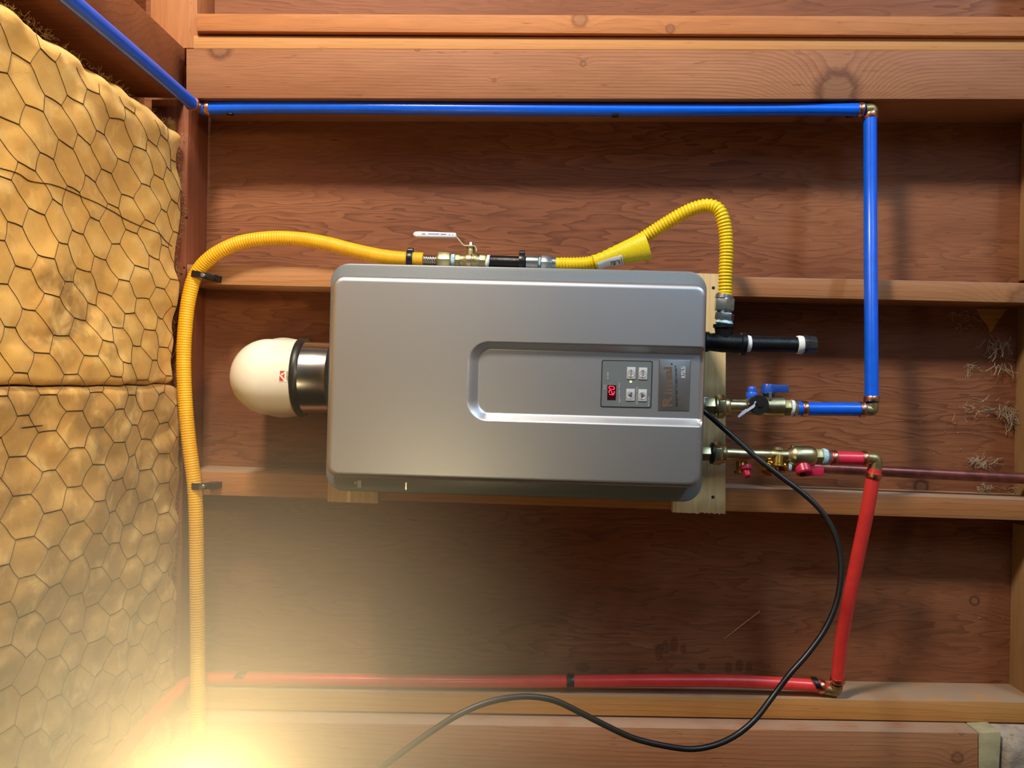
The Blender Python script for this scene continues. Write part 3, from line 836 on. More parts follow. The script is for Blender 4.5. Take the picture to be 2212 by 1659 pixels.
# blue vertical
zt, zv = .024, .100
top_c = P(1884, 236, zt)
elbow('pipe_elbow', 'brass elbow on the blue tube under the top timber', P(1866, 237, zb+.01), top_c, P(1883, 256, zt), .0108)
pth = px_path([(1878.5, 249, zt), (1879.5, 262, zt), (1880, 420, .03), (1880.5, 560, .055), (1882, 700, .08), (1883, 872, zv)])
pipe('water_tube', 'bright blue tube crossing the studs from top timber to valve', rs(pth), RP, M['blue'], group='blue tubes', rings_=(1, -2))
elbow('pipe_elbow', 'brass elbow at the lower end of the crossing blue tube', P(1883, 870, zv), P(1885, 886, zv), P(1868, 885, zv), .0108)
pth = px_path([(1723, 883, zv), (1760, 883.5, zv), (1820, 884, zv), (1873, 885, zv)])
pipe('water_tube', 'short blue tube between brass valve and elbow', rs(pth), RP, M['blue'], group='blue tubes', rings_=(2, -2))
# red
zh = .100
pth = px_path([(1793, 989, zh), (1830, 990, zh), (1876, 991, zh)])
pipe('water_tube', 'short crimson tube between hot brass valve and elbow', rs(pth), RP, plain('crimson_tube', '#d8304a', .32, coat=.2), group='red tubes', rings_=(1, -2))
elbow('pipe_elbow', 'brass elbow bending the red tube beside the copper pipe', P(1870, 990, zh), P(1893, 992, zh), P(1890, 1016, zh), .0112)
zl = -.012
pth = px_path([(1889.5, 1012, zh), (1886, 1032, zh-.002), (1872, 1110, .085), (1850, 1215, .06), (1828, 1325, .035), (1816, 1400, .015), (1808.5, 1478, .0)])
pipe('water_tube', 'bright red tube slanting down between two elbows', rs(pth), .0122, M['red'], group='red tubes', rings_=(2, -2))
elbow('pipe_elbow', 'brass elbow at the lower end of the slanting red tube', P(1808, 1476, .0), P(1806, 1492, -.006), P(1780, 1487, zl), .0112)
pth = px_path([(1786, 1487, zl), (1762, 1481.5, zl), (1650, 1474, zl), (1560, 1470.5, zl), (1480, 1470, zl), (1350, 1470.5, zl), (1230, 1472, zl), (1000, 1472, zl), (800, 1470, zl), (600, 1467.5, zl), (440, 1466, zl)])
pipe('water_tube', 'long red tube lying along the yellowish stud', rs(pth), .0118, M['red'], group='red tubes', rings_=(2,))
rc = P(418, 1467, zl)
elbow('pipe_elbow', 'brass elbow behind the yellow hose, on the red tube', P(442, 1466, zl), rc, rc+Vector((-.004, -.01, .03)), .009)
pth = [rc+Vector((-.005, -.004, .008)), P(398, 1479, .012), P(378, 1500, .06), P(345, 1533, .15), P(285, 1600, .26), P(215, 1690, .38)]
pipe('water_tube', 'red tube running out past the insulation near the bulb', rs(smooth_path(pth, 20)), .0118, M['red'], group='red tubes')
# copper pipe behind
pth = px_path([(1700, 1006, -.035), (1780, 1011, -.035), (1950, 1020, -.035), (2240, 1035, -.035)])
pipe('copper_pipe', 'dusty dark copper pipe running off behind the red elbow', rs(pth), .0105, M['oldcopper'], group=None)

# ------------------------------------------------------------------ corrugated gas hoses
def corr(pts, r, pitch, amp, name, mat, parent, seg=20, sub=6, plain_ends=0):
    pts = resample(pts, pitch/sub); n = len(pts)
    def rr(i):
        if i < plain_ends or i > n-1-plain_ends: return r-amp*.5
        return r-amp*(.5-.5*cos(2*pi*i/sub))**1.3
    return B().tube(pts, rr, seg).obj(name, mat, parent, smooth=80)
zg = .018
gh = thing('gas_hose', 'yellow corrugated gas hose looping past the insulation to the shutoff valve', 'hose', P(425, 1500, zg))
pth = px_path([(424, 1760, .066), (426, 1640, .064), (427, 1560, .055), (427, 1480, .040), (427, 1430, .026), (427, 1380, zg), (425, 1240, zg), (424, 1140, zg), (420, 1050, zg), (407.5, 950, zg), (399, 850, zg), (397, 760, zg), (403, 675, zg), (413, 622, zg), (423, 594, zg), (443, 567, zg+.006), (475, 543, zg+.01), (520, 524, zg+.01), (580, 515, zg+.01), (640, 516, zg+.008), (700, 525, zg+.006), (760, 540, zg), (820, 553, zg), (870, 559, zg), (915, 561, zg)], 14)
corr(pth, .0140, .0049, .0008, 'jacket', M['yellow'], gh)
pth = px_path([(912, 561.5, zg), (925, 562, zg), (945, 563, zg)], 14)
corr(pth, .0112, .0043, .0024, 'bare_end', M['steel'], gh)

def px_lathe(bb, y0, y1, x0, z, prof, seg=24, rot=0):
    """prof: (px_x, px_radius); axis through (x0,y0)->(last,y1)"""
    a = P(prof[0][0], y0, z); e = P(prof[-1][0], y1, z); L_ = prof[-1][0]-prof[0][0]; ln = (e-a).length
    return bb.lathe(a, e-a, [((x-prof[0][0])/L_*ln, r*S(z)) for x, r in prof], seg, rot)
# gas shutoff valve
gv = thing('gas_shutoff_valve', 'small brass ball valve with white lever handle above the heater', 'valve', P(1000, 562, zg))
px_lathe(B(), 562, 563, 0, zg, [(943, 13), (945, 17.5), (950, 19.5), (972, 19.5), (975, 17)], 6, pi/6).obj('hex_nut', M['brass'], gv, bevel=.0006)
px_lathe(B(), 563, 563, 0, zg, [(975, 12), (975, 14), (983, 14), (983, 12)]).obj('thread_tape', M['tape'], gv)
px_lathe(B(), 563, 564, 0, zg, [(983, 13), (984, 15.5), (994, 15.5), (996, 14)], 8).obj('hex_end', M['brassd'], gv, bevel=.0005)
px_lathe(B(), 563.5, 564, 0, zg, [(995, 14), (1004, 15), (1006, 16), (1010, 17), (1018, 17), (1020, 15.5), (1022, 15.5), (1024, 17), (1033, 16.5), (1036, 15)]).obj('body', M['brass'], gv)
px_lathe(B(), 564, 565, 0, zg, [(1035, 14), (1036, 16), (1049, 16), (1051, 14)], 8).obj('hex_end', M['brassd'], gv, bevel=.0005)
def vlathe(px, y_from, z, prof, seg=20, rot=0):
    """axis up the picture from y_from; prof: (px up, px radius)"""
    return B().lathe(P(px, y_from, z), (ROLL*.8, 1, 0), [(h*S(z), r*S(z)) for h, r in prof], seg, rot)
vlathe(1016, 552, zg, [(0, 9), (10, 8.5), (14, 7.5), (17, 9.5), (19, 9.5)]).obj('bonnet', M['brassd'], gv)
vlathe(1017, 533, zg, [(0, 6), (3, 6), (5, 4.5), (8, 4), (11, 1.5)], 6).obj('stem_nut', M['zinc'], gv)
def strip(pts, wz, th, name, mat, parent, z, bevel=0):
    """flat bar seen edge-on: centre line in the picture plane, wz wide along z"""
    q = [P(x, y, z) for x, y in pts]; bb = B(); n = len(q)
    for i, p in enumerate(q):
        t = (q[min(i+1, n-1)]-q[max(i-1, 0)]).normalized(); nn = Vector((-t.y, t.x, 0))
        for s1, s2 in ((1, 1), (1, -1), (-1, -1), (-1, 1)): bb.v.append(p+nn*th/2*s1+Vector((0, 0, wz/2*s2)))
    for i in range(n-1):
        for k in range(4): k2 = (k+1)%4; bb.f.append((i*4+k, i*4+k2, (i+1)*4+k2, (i+1)*4+k))
    bb.f += [(0, 3, 2, 1), tuple((n-1)*4+k for k in range(4))]
    return bb.obj(name, mat, parent, bevel=bevel)
hd_ = strip([(1030, 544), (1029, 538), (1026, 533), (1020, 532), (1006, 532), (1001, 530), (988, 514), (984, 512), (970, 510)], .016, .0020, 'lever', M['leverm'], gv, zg)
gq = [P(x, y, zg) for x, y in ((893.5, 506.5), (897, 502.5), (905, 501.5), (985, 504.5), (986.5, 507), (986, 514), (900, 512.5), (895, 510.5))]
B().prism([(v.x, v.y) for v in gq][::-1], zg-.009, zg+.009).obj('grip', M['white'], gv, bevel=.0012)
for (xa, xb_, y) in ((911, 919, 505.4), (925, 949, 505.2), (952, 964, 505.8), (970, 972, 507), (977, 979, 507.5)):
    a = P(xa, y-.9, zg+.009); c = P(xb_, y+.9, zg+.009); B().box(a.x, c.x, c.y, a.y, zg+.0085, zg+.0093).obj('lettering', M['stickerb'], gv)
# black nipple
nip = thing('pipe_nipple', 'short black iron nipple between brass valve and zinc coupling', 'pipe fitting', P(1090, 566, zg))
px_lathe(B(), 565, 567, 0, zg, [(1050, 13), (1050, 15), (1055, 15.5), (1058, 13)]).obj('thread_tape', M['tapew'], nip)
px_lathe(B(), 565, 567.5, 0, zg, [(1056, 13), (1057, 13.5), (1134, 13.5), (1135, 12)]).obj('pipe', M['black'], nip)
# flexible connector
fx_ = thing('gas_connector', 'bright yellow flexible gas connector arching from coupling to black tee', 'hose', P(1500, 440, .06))
px_lathe(B(), 567, 568, 0, zg, [(1135, 13), (1136, 15), (1140, 16), (1162, 16), (1164, 13)]).obj('coupling', M['zinc'], fx_)
px_lathe(B(), 568, 568.5, 0, zg, [(1163, 12), (1166, 13), (1168, 12)]).obj('thread_tape', M['tape'], fx_)
px_lathe(B(), 568, 569, 0, zg, [(1167, 13), (1168, 17.5), (1170, 18.5), (1190, 18.5), (1192, 17.5), (1192, 14)], 6, pi/6).obj('hex_nut', M['zinc'], fx_, bevel=.0006)
px_lathe(B(), 569, 569.5, 0, zg, [(1191, 12), (1192, 14), (1200, 14), (1201, 12)]).obj('sleeve_end', M['zinc'], fx_)
zq = .10
pth = px_path([(1199, 570, zg), (1215, 570, zg), (1240, 570, zg), (1270, 568, zg), (1300, 560, .022), (1340, 542, .03), (1385, 517, .045), (1430, 488, .06), (1470, 464, .075), (1500, 450, .085), (1527, 444, .092), (1548, 450, .097), (1560, 468, .1), (1567, 500, .1), (1569, 540, .1), (1567, 590, .1), (1566.5, 641, .1)], 14)
corr(pth, .0128, .0060, .0021, 'hose', M['yellow2'], fx_, seg=22, plain_ends=8)
def vl(prof, seg=24, rot=0, x0=1566, x1=1564, z=zq):
    y0_ = prof[0][0]; y1_ = prof[-1][0]; a = P(x0, y0_, z); e = P(x1, y1_, z); ln = (e-a).length
    return B().lathe(a, e-a, [((y-y0_)/(y1_-y0_)*ln, r*S(z)) for y, r in prof], seg, rot)
vl([(636, 14), (637, 19), (645, 20), (646, 20)], 24).obj('nut_rim', M['zinc'], fx_)
vl([(644, 19), (646, 21.5), (670, 21.5), (673, 19)], 6, pi/6).obj('hex_nut', M['zinc'], fx_, bevel=.0006)
vl([(672, 16), (678, 16)], 20).obj('neck', M['zinc'], fx_)
vl([(676, 18), (677, 20.5), (691, 20.5), (692, 18)], 6, 0).obj('hex_nut', M['zinc'], fx_, bevel=.0006)
vl([(691, 15), (694, 17.5), (699, 19), (701, 17)], 24).obj('thread_tape', M['tape'], fx_)
# yellow tag sheet wrapped round the hose, with a white sticker
A_ = P(1283, 568, zg+.004); B_ = P(1397, 527, .052); axd = (B_-A_); perp = Vector((axd.y, -axd.x, 0)).normalized()*-1
def cone(t, th, lift=0.0):
    r = .0145+.0125*max(0, t-.2)/.8; ez = .0165+.002*t; c = A_+axd*t
    c = c - perp*.0035*max(0, t-.3)/.7
    wob = .0007*sin(t*60)*(1 if t < .45 else .15)
    return c+perp*(r+lift+wob)*cos(th)+Vector((0, 0, 1))*(ez+lift)*sin(th)
b = B(); nt_, nth = 40, 28
for k in range(2):
    for i in range(nt_+1):
        for j in range(nth+1):
            b.v.append(cone(i/nt_, -.5+(2*pi-.3)*j/nth, -.0006*k))
W = nth+1; N1 = (nt_+1)*W
for i in range(nt_):
    for j in range(nth):
        a = i*W+j; b.f.append((a, a+1, a+W+1, a+W)); b.f.append((N1+a, N1+a+W, N1+a+W+1, N1+a+1))
for i in range(nt_): b.f.append((i*W, (i+1)*W, N1+(i+1)*W, N1+i*W)); a = i*W+nth; b.f.append((a, N1+a, N1+a+W, a+W))
for j in range(nth): b.f.append((j, N1+j, N1+j+1, j+1)); a = nt_*W+j; b.f.append((a, a+1, N1+a+1, N1+a))
tg = b.obj('warning_tag', M['tag'], fx_, smooth=60); tag(tg, 'yellow printed warning sleeve with a white barcode sticker')
def cpatch(t0, t1, a0, a1, lift, name, mat):
    bb = B(); n = 10; m_ = 6
    for i in range(m_+1):
        for j in range(n+1):
            bb.v.append(cone(t0+(t1-t0)*i/m_, a0+(a1-a0)*j/n, lift))
    for i in range(m_):
        for j in range(n): a = i*(n+1)+j; bb.f.append((a, a+1, a+n+2, a+n+1))
    return bb.obj(name, mat, tg, smooth=60)
cpatch(.04, .50, pi*.56, pi*1.02, .0012, 'sticker', M['white'])
for k in range(6): cpatch(.27, .44, pi*(.70+.035*k), pi*(.70+.035*k+.02), .0016, 'barcode_bar', M['print_g'])
cpatch(.465, .475, pi*.62, pi*.95, .0016, 'barcode_bar', M['print_g'])

# black tee, drip leg
te = thing('pipe_tee', 'black iron gas tee at the lower end of the heater', 'pipe fitting', P(1562, 740, zq))
vl([(700, 18), (701, 23), (708, 23), (709, 20), (716, 18.5), (730, 18.5), (742, 18)], 28, x0=1564, x1=1563).obj('branch', M['black'], te)
px_lathe(B(), 738, 743, 0, zq, [(1520, 17), (1522, 22), (1530, 22), (1531, 19), (1545, 20), (1560, 21), (1585, 20.5), (1598, 20.5), (1600, 24), (1606, 24.5), (1610, 24), (1611, 20)], 32).obj('body', M['black'], te)
dl = thing('drip_leg', 'short capped black pipe sticking out of the tee', 'pipe', P(1670, 744, zq))
px_lathe(B(), 742, 743, 0, zq, [(1609, 16), (1611, 19), (1616, 18), (1621, 17), (1622, 15)]).obj('thread_tape', M['tapew'], dl)
px_lathe(B(), 742.5, 745, 0, zq, [(1620, 16), (1621, 17.3), (1722, 17.3), (1723, 16)]).obj('pipe', M['black'], dl)
px_lathe(B(), 745, 745, 0, zq, [(1720, 15), (1721, 19), (1728, 20), (1734, 19), (1735, 17)]).obj('thread_tape', M['tapew'], dl)
cp = px_lathe(B(), 745, 745.5, 0, zq, [(1733, 18), (1734, 22), (1737, 23), (1741, 22.5), (1742, 21), (1758, 20), (1762, 17.5), (1763, 12)], 8, pi/8).obj('cap', plain('dark_iron', '#4c5054', .34, metal=.8, namp=.25), dl, bevel=.0008)

# ------------------------------------------------------------------ clamps
def hose_clamp(label, px, py, ang, w_=27, z=.036, tail=(1, 0), group='black hose clamps'):
    t = thing('hose_clamp', label, 'clamp', P(px, py, 0), group)
    c = P(px, py, z); s1 = S(z)
    u = Vector((cos(ang), -sin(ang), 0)); v = Vector((sin(ang), cos(ang), 0))
    # strap arched over the hose: profile across u (hose runs along v)
    bb = B(); prof = []
    R_ = .0163
    c2 = Vector((c.x, c.y, zg))
    pr = [(-R_-.004, -.016)]
    for k in range(13):
        a = pi-pi*k/12; pr.append((R_*cos(a), R_*sin(a)))
    pr += [(R_+.002, -.014), (R_+.020, -.016)]
    th = .0016
    outer = []; inner = []
    for i, (a, h) in enumerate(pr):
        p0_ = Vector(pr[max(i-1, 0)]); p1_ = Vector(pr[min(i+1, len(pr)-1)]); d = (p1_-p0_).normalized(); nrm = Vector((-d.y, d.x))
        outer.append((a+nrm.x*th, h+nrm.y*th)); inner.append((a, h))
    hw = 7*s1
    n = len(pr)
    for (a, h) in outer+inner:
        for sg in (1, -1): bb.v.append(c2+u*a+Vector((0, 0, h))+v*hw*sg)
    for i in range(n-1):
        o0, o1 = 2*i, 2*(i+1); i0, i1 = 2*n+2*i, 2*n+2*(i+1)
        bb.f += [(o0, o0+1, o1+1, o1), (i0, i1, i1+1, i0+1), (o0, o1, i1, i0), (o0+1, i0+1, i1+1, o1+1)]
    bb.f += [(0, 2*n, 2*n+1, 1), (2*n-2, 2*n-1, 4*n-1, 4*n-2)]
    bb.obj('strap', M['blackpl'], t)
    q = c2+u*(R_-.004)+Vector((0, 0, R_+.0005))
    B().lathe(q-Vector((0,0,.006)), (0, 0, 1), [(0, .0041), (.0075, .0041), (.0085, .003)], 16).obj('nail_head', M['zinc'], t)
    b3 = B(); q0 = c2+u*(R_+.004)+Vector((0, 0, -.006)); 
    b3.hexa([q0+u*a+v*d+Vector((0,0,-.012)) for a, d in ((-.006,-.006), (.016,-.006), (.016,.006), (-.006,.006))], [q0+u*a+v*d+Vector((0,0,.016)) for a, d in ((-.006,-.006), (.012,-.006), (.012,.006), (-.006,.006))])
    b3.obj('block', M['blackpl'], t, bevel=.001)
    return t
hose_clamp('black clamp with nail holding the yellow hose at the upper stud end', 424, 592, .16)
hose_clamp('black clamp with nail holding the yellow hose at the lower stud end', 424, 1051, .0)
def cclip(label, px, py, z, rx, ang0, ang1, w_px, lean=0, group='black pipe clips'):
    """C-shaped clip in the plane across a horizontal run"""
    bb = B(); c = P(px, py, z); hw = w_px*S(z)/2; n = 18; th = .0022
    for i in range(n+1):
        a = ang0+(ang1-ang0)*i/n
        for r in (rx, rx+th):
            for sg in (-1, 1): bb.v.append(c+Vector((sg*hw+lean*sin(a)*.01, r*sin(a), r*cos(a))))
    for i in range(n):
        a = 4*i; d = 4*(i+1)
        bb.f += [(a, a+1, d+1, d), (a+2, d+2, d+3, a+3), (a, d, d+2, a+2), (a+1, a+3, d+3, d+1)]
    bb.f += [(0, 2, 3, 1), (4*n, 4*n+1, 4*n+3, 4*n+2)]
    o = bb.obj('pipe_clip', M['blackpl'], bevel=.0004); return tag(o, label, 'clip', group)
def standclip(label, px, yc, z, hy):
    t = thing('pipe_clip', label, 'clip', P(px, yc, z), 'black pipe clips')
    s1 = S(z); c = P(px, yc, z)
    bb = B(); n = 20; rx = .0142
    for i in range(n+1):
        a = -1.2+(2.6)*i/n
        for r in (rx, rx+.003):
            for sg in (-1, 1): bb.v.append(c+Vector((sg*6.5*s1, r*sin(a), r*cos(a))))
    for i in range(n):
        a = 4*i; d = 4*(i+1); bb.f += [(a, a+1, d+1, d), (a+2, d+2, d+3, a+3), (a, d, d+2, a+2), (a+1, a+3, d+3, d+1)]
    bb.f += [(0, 2, 3, 1), (4*n, 4*n+1, 4*n+3, 4*n+2)]
    bb.obj('loop', M['blackpl'], t, bevel=.0004)
    e = c+Vector((0, hy, -.004))
    B().lathe(Vector((e.x-6.5*s1, e.y, e.z)), (1, 0, 0), [(0, .0050), (.001, .0062), (13*s1-.001, .0062), (13*s1, .0050)], 20).obj('boss', M['blackpl'], t)
    return t
standclip('black clip on the yellow hose just before the brass valve', 886, 560, zg, .0165)
standclip('black clip on the black iron nipple above the heater', 1127.5, 566, zg, .0165)
cclip('black clip round the long red tube at its middle', 1232, 1472, zl, .0122, -1.9, 1.9, 15)
cclip('black clip on the red tube beside the lower elbow', 1764, 1479, zl, .0124, -.2, 1.9, 12, lean=-.6)
cclip('pale faded clip on the red tube near the yellow hose', 515, 1466, zl, .0122, .4, 2.0, 20, lean=.8)
cclip('small dark clip with shiny edge under the blue tube, middle', 1329, 237, zb, .0122, -2.6, -.9, 13)
cclip('small dark clip under the blue tube near the beam corner', 497, 233, zb, .0122, -2.4, -1.1, 13)
cclip('small dark clip under the blue tube beside its right elbow', 1836, 238, zb, .0122, -2.4, -1.1, 11)

# ------------------------------------------------------------------ cold water valve
cv = thing('cold_water_valve', 'brass service valve with blue handle, on the blue tube', 'valve', P(1640, 878, zv))
px_lathe(B(), 872, 872.5, 0, zv, [(1518, 14), (1527, 14.5), (1529, 13)], 28).obj('grommet', M['white'], cv)
px_lathe(B(), 877, 877.5, 0, zv, [(1520, 20), (1529, 20.5), (1542, 20.5), (1543, 19)], 6, pi/6).obj('hex_nut', M['brass'], cv, bevel=.0006)
px_lathe(B(), 877, 877.5, 0, zv, [(1542, 20), (1544, 23.5), (1547, 23.5), (1548, 20)], 28).obj('washer', M['brass'], cv)
px_lathe(B(), 878, 878, 0, zv, [(1547, 23), (1549, 26), (1563, 26), (1565, 23)], 6, 0).obj('union_nut', M['brass'], cv, bevel=.0008)
px_lathe(B(), 878, 878, 0, zv, [(1564, 19), (1565, 20.5), (1572, 20), (1575, 18)], 28).obj('collar', M['brass'], cv)
px_lathe(B(), 877, 878, 0, zv, [(1574, 14), (1576, 13), (1610, 13), (1613, 16), (1640, 20), (1655, 21.5), (1686, 22.5), (1690, 22.5), (1692, 19)], 32).obj('body', M['brass'], cv)
for yy in (863.5, 889.5):
    a = P(1583, yy-1.2, zv); c = P(1612, yy+1.4, zv); B().box(a.x, c.x, c.y, a.y, zv-.002, zv+.002).obj('rib', M['brass'], cv)
px_lathe(B(), 880, 881, 0, zv, [(1690, 17), (1692, 19.5), (1705, 19.5), (1707, 17)], 6, pi/6).obj('hex_end', M['brassd'], cv, bevel=.0006)
px_lathe(B(), 881, 882, 0, zv, [(1706, 15), (1707, 17.5), (1713, 17), (1715, 14)], 24).obj('thread_tape', M['tapew'], cv)
px_lathe(B(), 882, 883, 0, zv, [(1713, 14), (1714, 18), (1719, 17), (1722, 14), (1728, 13)], 24).obj('adapter', M['zinc'], cv)
B().lathe(P(1636, 874, zv+.012), (0, 0, 1), [(0, .0165), (.001, .0172), (.013, .0172), (.0145, .0165), (.0147, .0055), (.0147, .0042), (.017, .0040)], 40).obj('drain_cap', M['rubber'], cv)
B().lathe(P(1636, 876, zv), (0, 0, 1), [(0, .014), (.013, .014)], 30).obj('drain_port', M['brass'], cv)
q = [P(x, y, zv+.0285) for x, y in ((1632, 866.5), (1634, 868.5), (1630.5, 872), (1631.5, 876), (1629.5, 880), (1612, 891), (1596, 902.5), (1593.5, 899), (1603, 889), (1610, 884.5), (1611, 883), (1613.5, 884), (1629, 873.5), (1630, 869))]
B().prism([(v.x, v.y) for v in q][::-1], zv+.0270, zv+.0285).obj('cap_strap', M['strap'], cv)
vlathe(1624, 866, zv-.002, [(0, 11), (8, 11.5), (9, 12.5), (16, 12.5), (19, 11)], 24).obj('cap_base', M['bluel'], cv)
vlathe(1624, 848, zv-.002, [(0, 9.5), (1, 10), (11, 9), (13, 7.5)], 6, pi/6).obj('port_cap', M['bluel'], cv, bevel=.0005)
vlathe(1660, 864, zv-.002, [(0, 10), (8, 10), (9, 12), (14, 12), (16, 9)], 24).obj('packing_ring', M['rubber'], cv)
vlathe(1663.5, 864, zv+.014, [(0, 3.4), (16, 3.4), (17, 2.6)], 14).obj('stop_pin', M['zinc'], cv)
vlathe(1658, 850.5, zv-.002, [(0, 12.5), (1.5, 14), (18, 13), (21, 11)], 28).obj('handle', M['bluep'], cv)
q = [P(x, y, zv) for x, y in ((1660, 829.5), (1672, 831), (1701, 832), (1701.5, 847), (1672, 847), (1660, 849))]
B().prism([(v.x, v.y) for v in q][::-1], zv-.009, zv+.007).obj('handle_wing', M['bluep'], cv, bevel=.001)

# ------------------------------------------------------------------ hot water valve
hv = thing('hot_water_valve', 'long brass service valve with red handle, on the red tube', 'valve', P(1640, 982, zh))
px_lathe(B(), 979, 979.5, 0, zh, [(1512, 17), (1520, 17.5), (1534, 17.5), (1535, 15)], 6, pi/6).obj('hex_nut', M['brass'], hv, bevel=.0006)
px_lathe(B(), 979, 979.5, 0, zh, [(1534, 19), (1536, 23), (1539, 23), (1540, 20)], 28).obj('washer', M['rubber'], hv)
px_lathe(B(), 979.5, 980, 0, zh, [(1539, 23), (1541, 26), (1556, 26), (1558, 23)], 6, 0).obj('union_nut', M['brass'], hv, bevel=.0008)
px_lathe(B(), 980, 980, 0, zh, [(1557, 19), (1559, 21), (1565, 20.5), (1568, 17)], 28).obj('collar', M['brass'], hv)
px_lathe(B(), 980, 986, 0, zh, [(1567, 14), (1570, 13), (1620, 12.5), (1664, 12.5), (1665, 12), (1666, 12.5), (1700, 12.5), (1706, 17), (1712, 22), (1716, 23), (1748, 23), (1752, 21.5), (1757, 20.5), (1760, 18)], 32).obj('body', M['brass'], hv)
for yy in (965.5, 984+3):
    a = P(1574, yy-1.2, zh); c = P(1625, yy+1.6, zh); B().box(a.x, c.x, c.y, a.y, zh-.002, zh+.004).obj('rib', M['brass'], hv)
a = P(1709, 961, zh); c = P(1731, 965, zh); B().box(a.x, c.x, c.y, a.y, zh-.004, zh+.003).obj('rib', M['brass'], hv)
px_lathe(B(), 986, 986.5, 0, zh, [(1757, 17), (1759, 19.5), (1773, 19.5), (1775, 17)], 6, pi/6).obj('hex_end', M['brassd'], hv, bevel=.0006)
px_lathe(B(), 986.5, 988, 0, zh, [(1773, 15), (1775, 18), (1780, 18.5), (1785, 17), (1786, 14)], 24).obj('thread_tape', M['tape'], hv)
px_lathe(B(), 988, 989, 0, zh, [(1784, 13), (1785, 17), (1790, 15.5), (1796, 13)], 24).obj('adapter', M['zinc'], hv)
vlathe(1681, 972, zh, [(0, 10.5), (3, 10), (6, 7)], 20).obj('plug', M['brassd'], hv)
# side port towards the picture bottom: pressure relief outlet (brass, angled)
def alathe(px, py, z, axis, prof, name, mat, seg=24, rot=0, bevel=0, parent=hv):
    return B().lathe(P(px, py, z), axis, [(t*S(z), r*S(z)) for t, r in prof], seg, rot).obj(name, mat, parent, bevel=bevel)
dn = (-.12, -1, .28)
alathe(1681, 985, zh, dn, [(0, 14), (18, 14), (20, 16), (24, 16)], 'side_port', M['brassy'])
alathe(1664, 1000, zh-.012, (-.45, -.8, .35), [(0, 20), (4, 22.5), (8, 22.5), (10, 19), (18, 18), (20, 15)], 'relief_outlet', M['brassy'])
alathe(1658, 1015, zh, (-.45, -.8, .4), [(0, 15), (6, 15), (8, 12)], 'relief_hex', M['brassy'], 6, 0, .0006)
alathe(1685, 1008, zh, (1, -.05, .05), [(0, 12), (8, 13), (12, 11), (16, 8), (20, 8)], 'outlet_boss', M['brassy'])
alathe(1702, 1009, zh, (1, -.05, .05), [(0, 9.5), (6, 9.5)], 'thread_tape', M['tape'])
alathe(1601, 996, zh-.016, (.05, -1, .15), [(0, 13), (16, 14), (20, 17), (26, 17), (28, 14)], 'drain_port', M['brassy'])
alathe(1610, 1007, zh, (.12, -.9, .45), [(0, 13), (8, 12.5), (10, 10.5)], 'cap_base', M['redp'])
alathe(1611, 1016, zh+.003, (.12, -.8, .6), [(0, 9), (14, 8.5), (16, 7)], 'port_cap', M['redp'], 6, 0, .0005)
alathe(1730, 992, zh, (.05, -1, .2), [(0, 13), (10, 12.5), (12, 11)], 'bonnet', M['brass'])
alathe(1732, 1003, zh+.002, (.12, -.85, .55), [(0, 15), (2, 17), (20, 16.5), (23, 14), (23, 6)], 'handle', M['redp'], 32)
ph_ = P(1735, 1024, zh+.0146)
B().lathe(ph_-Vector((0, 0, .002)), (.12, -.85, .55), [(0, .0052), (.0022, .0052)], 18).obj('handle_screw', M['hole'], hv)
q = [P(x, y, zh+.004) for x, y in ((1738, 1006), (1752, 1009), (1777, 1009), (1778, 1012), (1777, 1026), (1774, 1028), (1752, 1027), (1738, 1029))]
B().prism([(v.x, v.y) for v in q][::-1], zh-.001, zh+.010).obj('handle_wing', M['redp'], hv, bevel=.001)

# ------------------------------------------------------------------ power cord
pth = px_path([(1512, 882, .125), (1526, 893, .130), (1560, 923, .125), (1600, 958, .135), (1640, 993, .15), (1690, 1032, .16), (1735, 1066, .17), (1775, 1105, .18), (1802, 1150, .19), (1815, 1200, .20), (1816, 1250, .21), (1806, 1305, .22), (1782, 1360, .23), (1745, 1412, .24), (1707, 1455, .25), (1668, 1506, .26), (1630, 1555, .28), (1590, 1588, .29), (1545, 1609, .30), (1495, 1618, .31), (1440, 1612, .32), (1370, 1595, .33), (1310, 1568, .34), (1255, 1540, .35), (1200, 1514, .36), (1150, 1505, .37), (1100, 1507, .38), (1045, 1520, .39), (990, 1544, .40), (935, 1578, .41), (880, 1617, .42), (820, 1662, .43), (760, 1712, .44)], 8)
o = B().tube(rs(pth, .007), .0046, 12).obj('power_cord', M['cordm'], smooth=60); tag(o, 'black power cord hanging in a big loop below the heater', 'cord')

# ------------------------------------------------------------------ small things: splinter, cobwebs, nails
a = P(1564, 1381, ZS+.002); c = P(1642, 1320, ZS+.008)
o = B().tube([a, a.lerp(c, .5)+Vector((0, .0015, .002)), c], lambda i: (.0006, .0013, .0016)[i], 5).obj('splinter', M['strip']); tag(o, 'thin pale wood splinter stuck on the sheathing below the heater', 'splinter')
def web(label, spots, n, seedv, group='dusty cobwebs'):
    rnd = random.Random(seedv); bb = B()
    for (x, y, r, k, ang, sp) in spots:
        for _ in range(k):
            px_, py_ = x+rnd.gauss(0, r), y+rnd.gauss(0, r*.7); L_ = rnd.uniform(5, sp); an = ang+rnd.gauss(0, .5); z = ZS+rnd.uniform(.001, .02)
            pp_ = []
            for i in range(5):
                pp_.append(P(px_, py_, z)); px_ += cos(an)*L_/4; py_ += sin(an)*L_/4; an += rnd.gauss(0, .35); z += rnd.uniform(-.001, .0012)
            rr = rnd.uniform(.0002, .0007); bb.tube(pp_, rr, 4, False)
    o = bb.obj('cobweb', M['web'], smooth=80); return tag(o, label, 'cobweb', group, 'stuff')
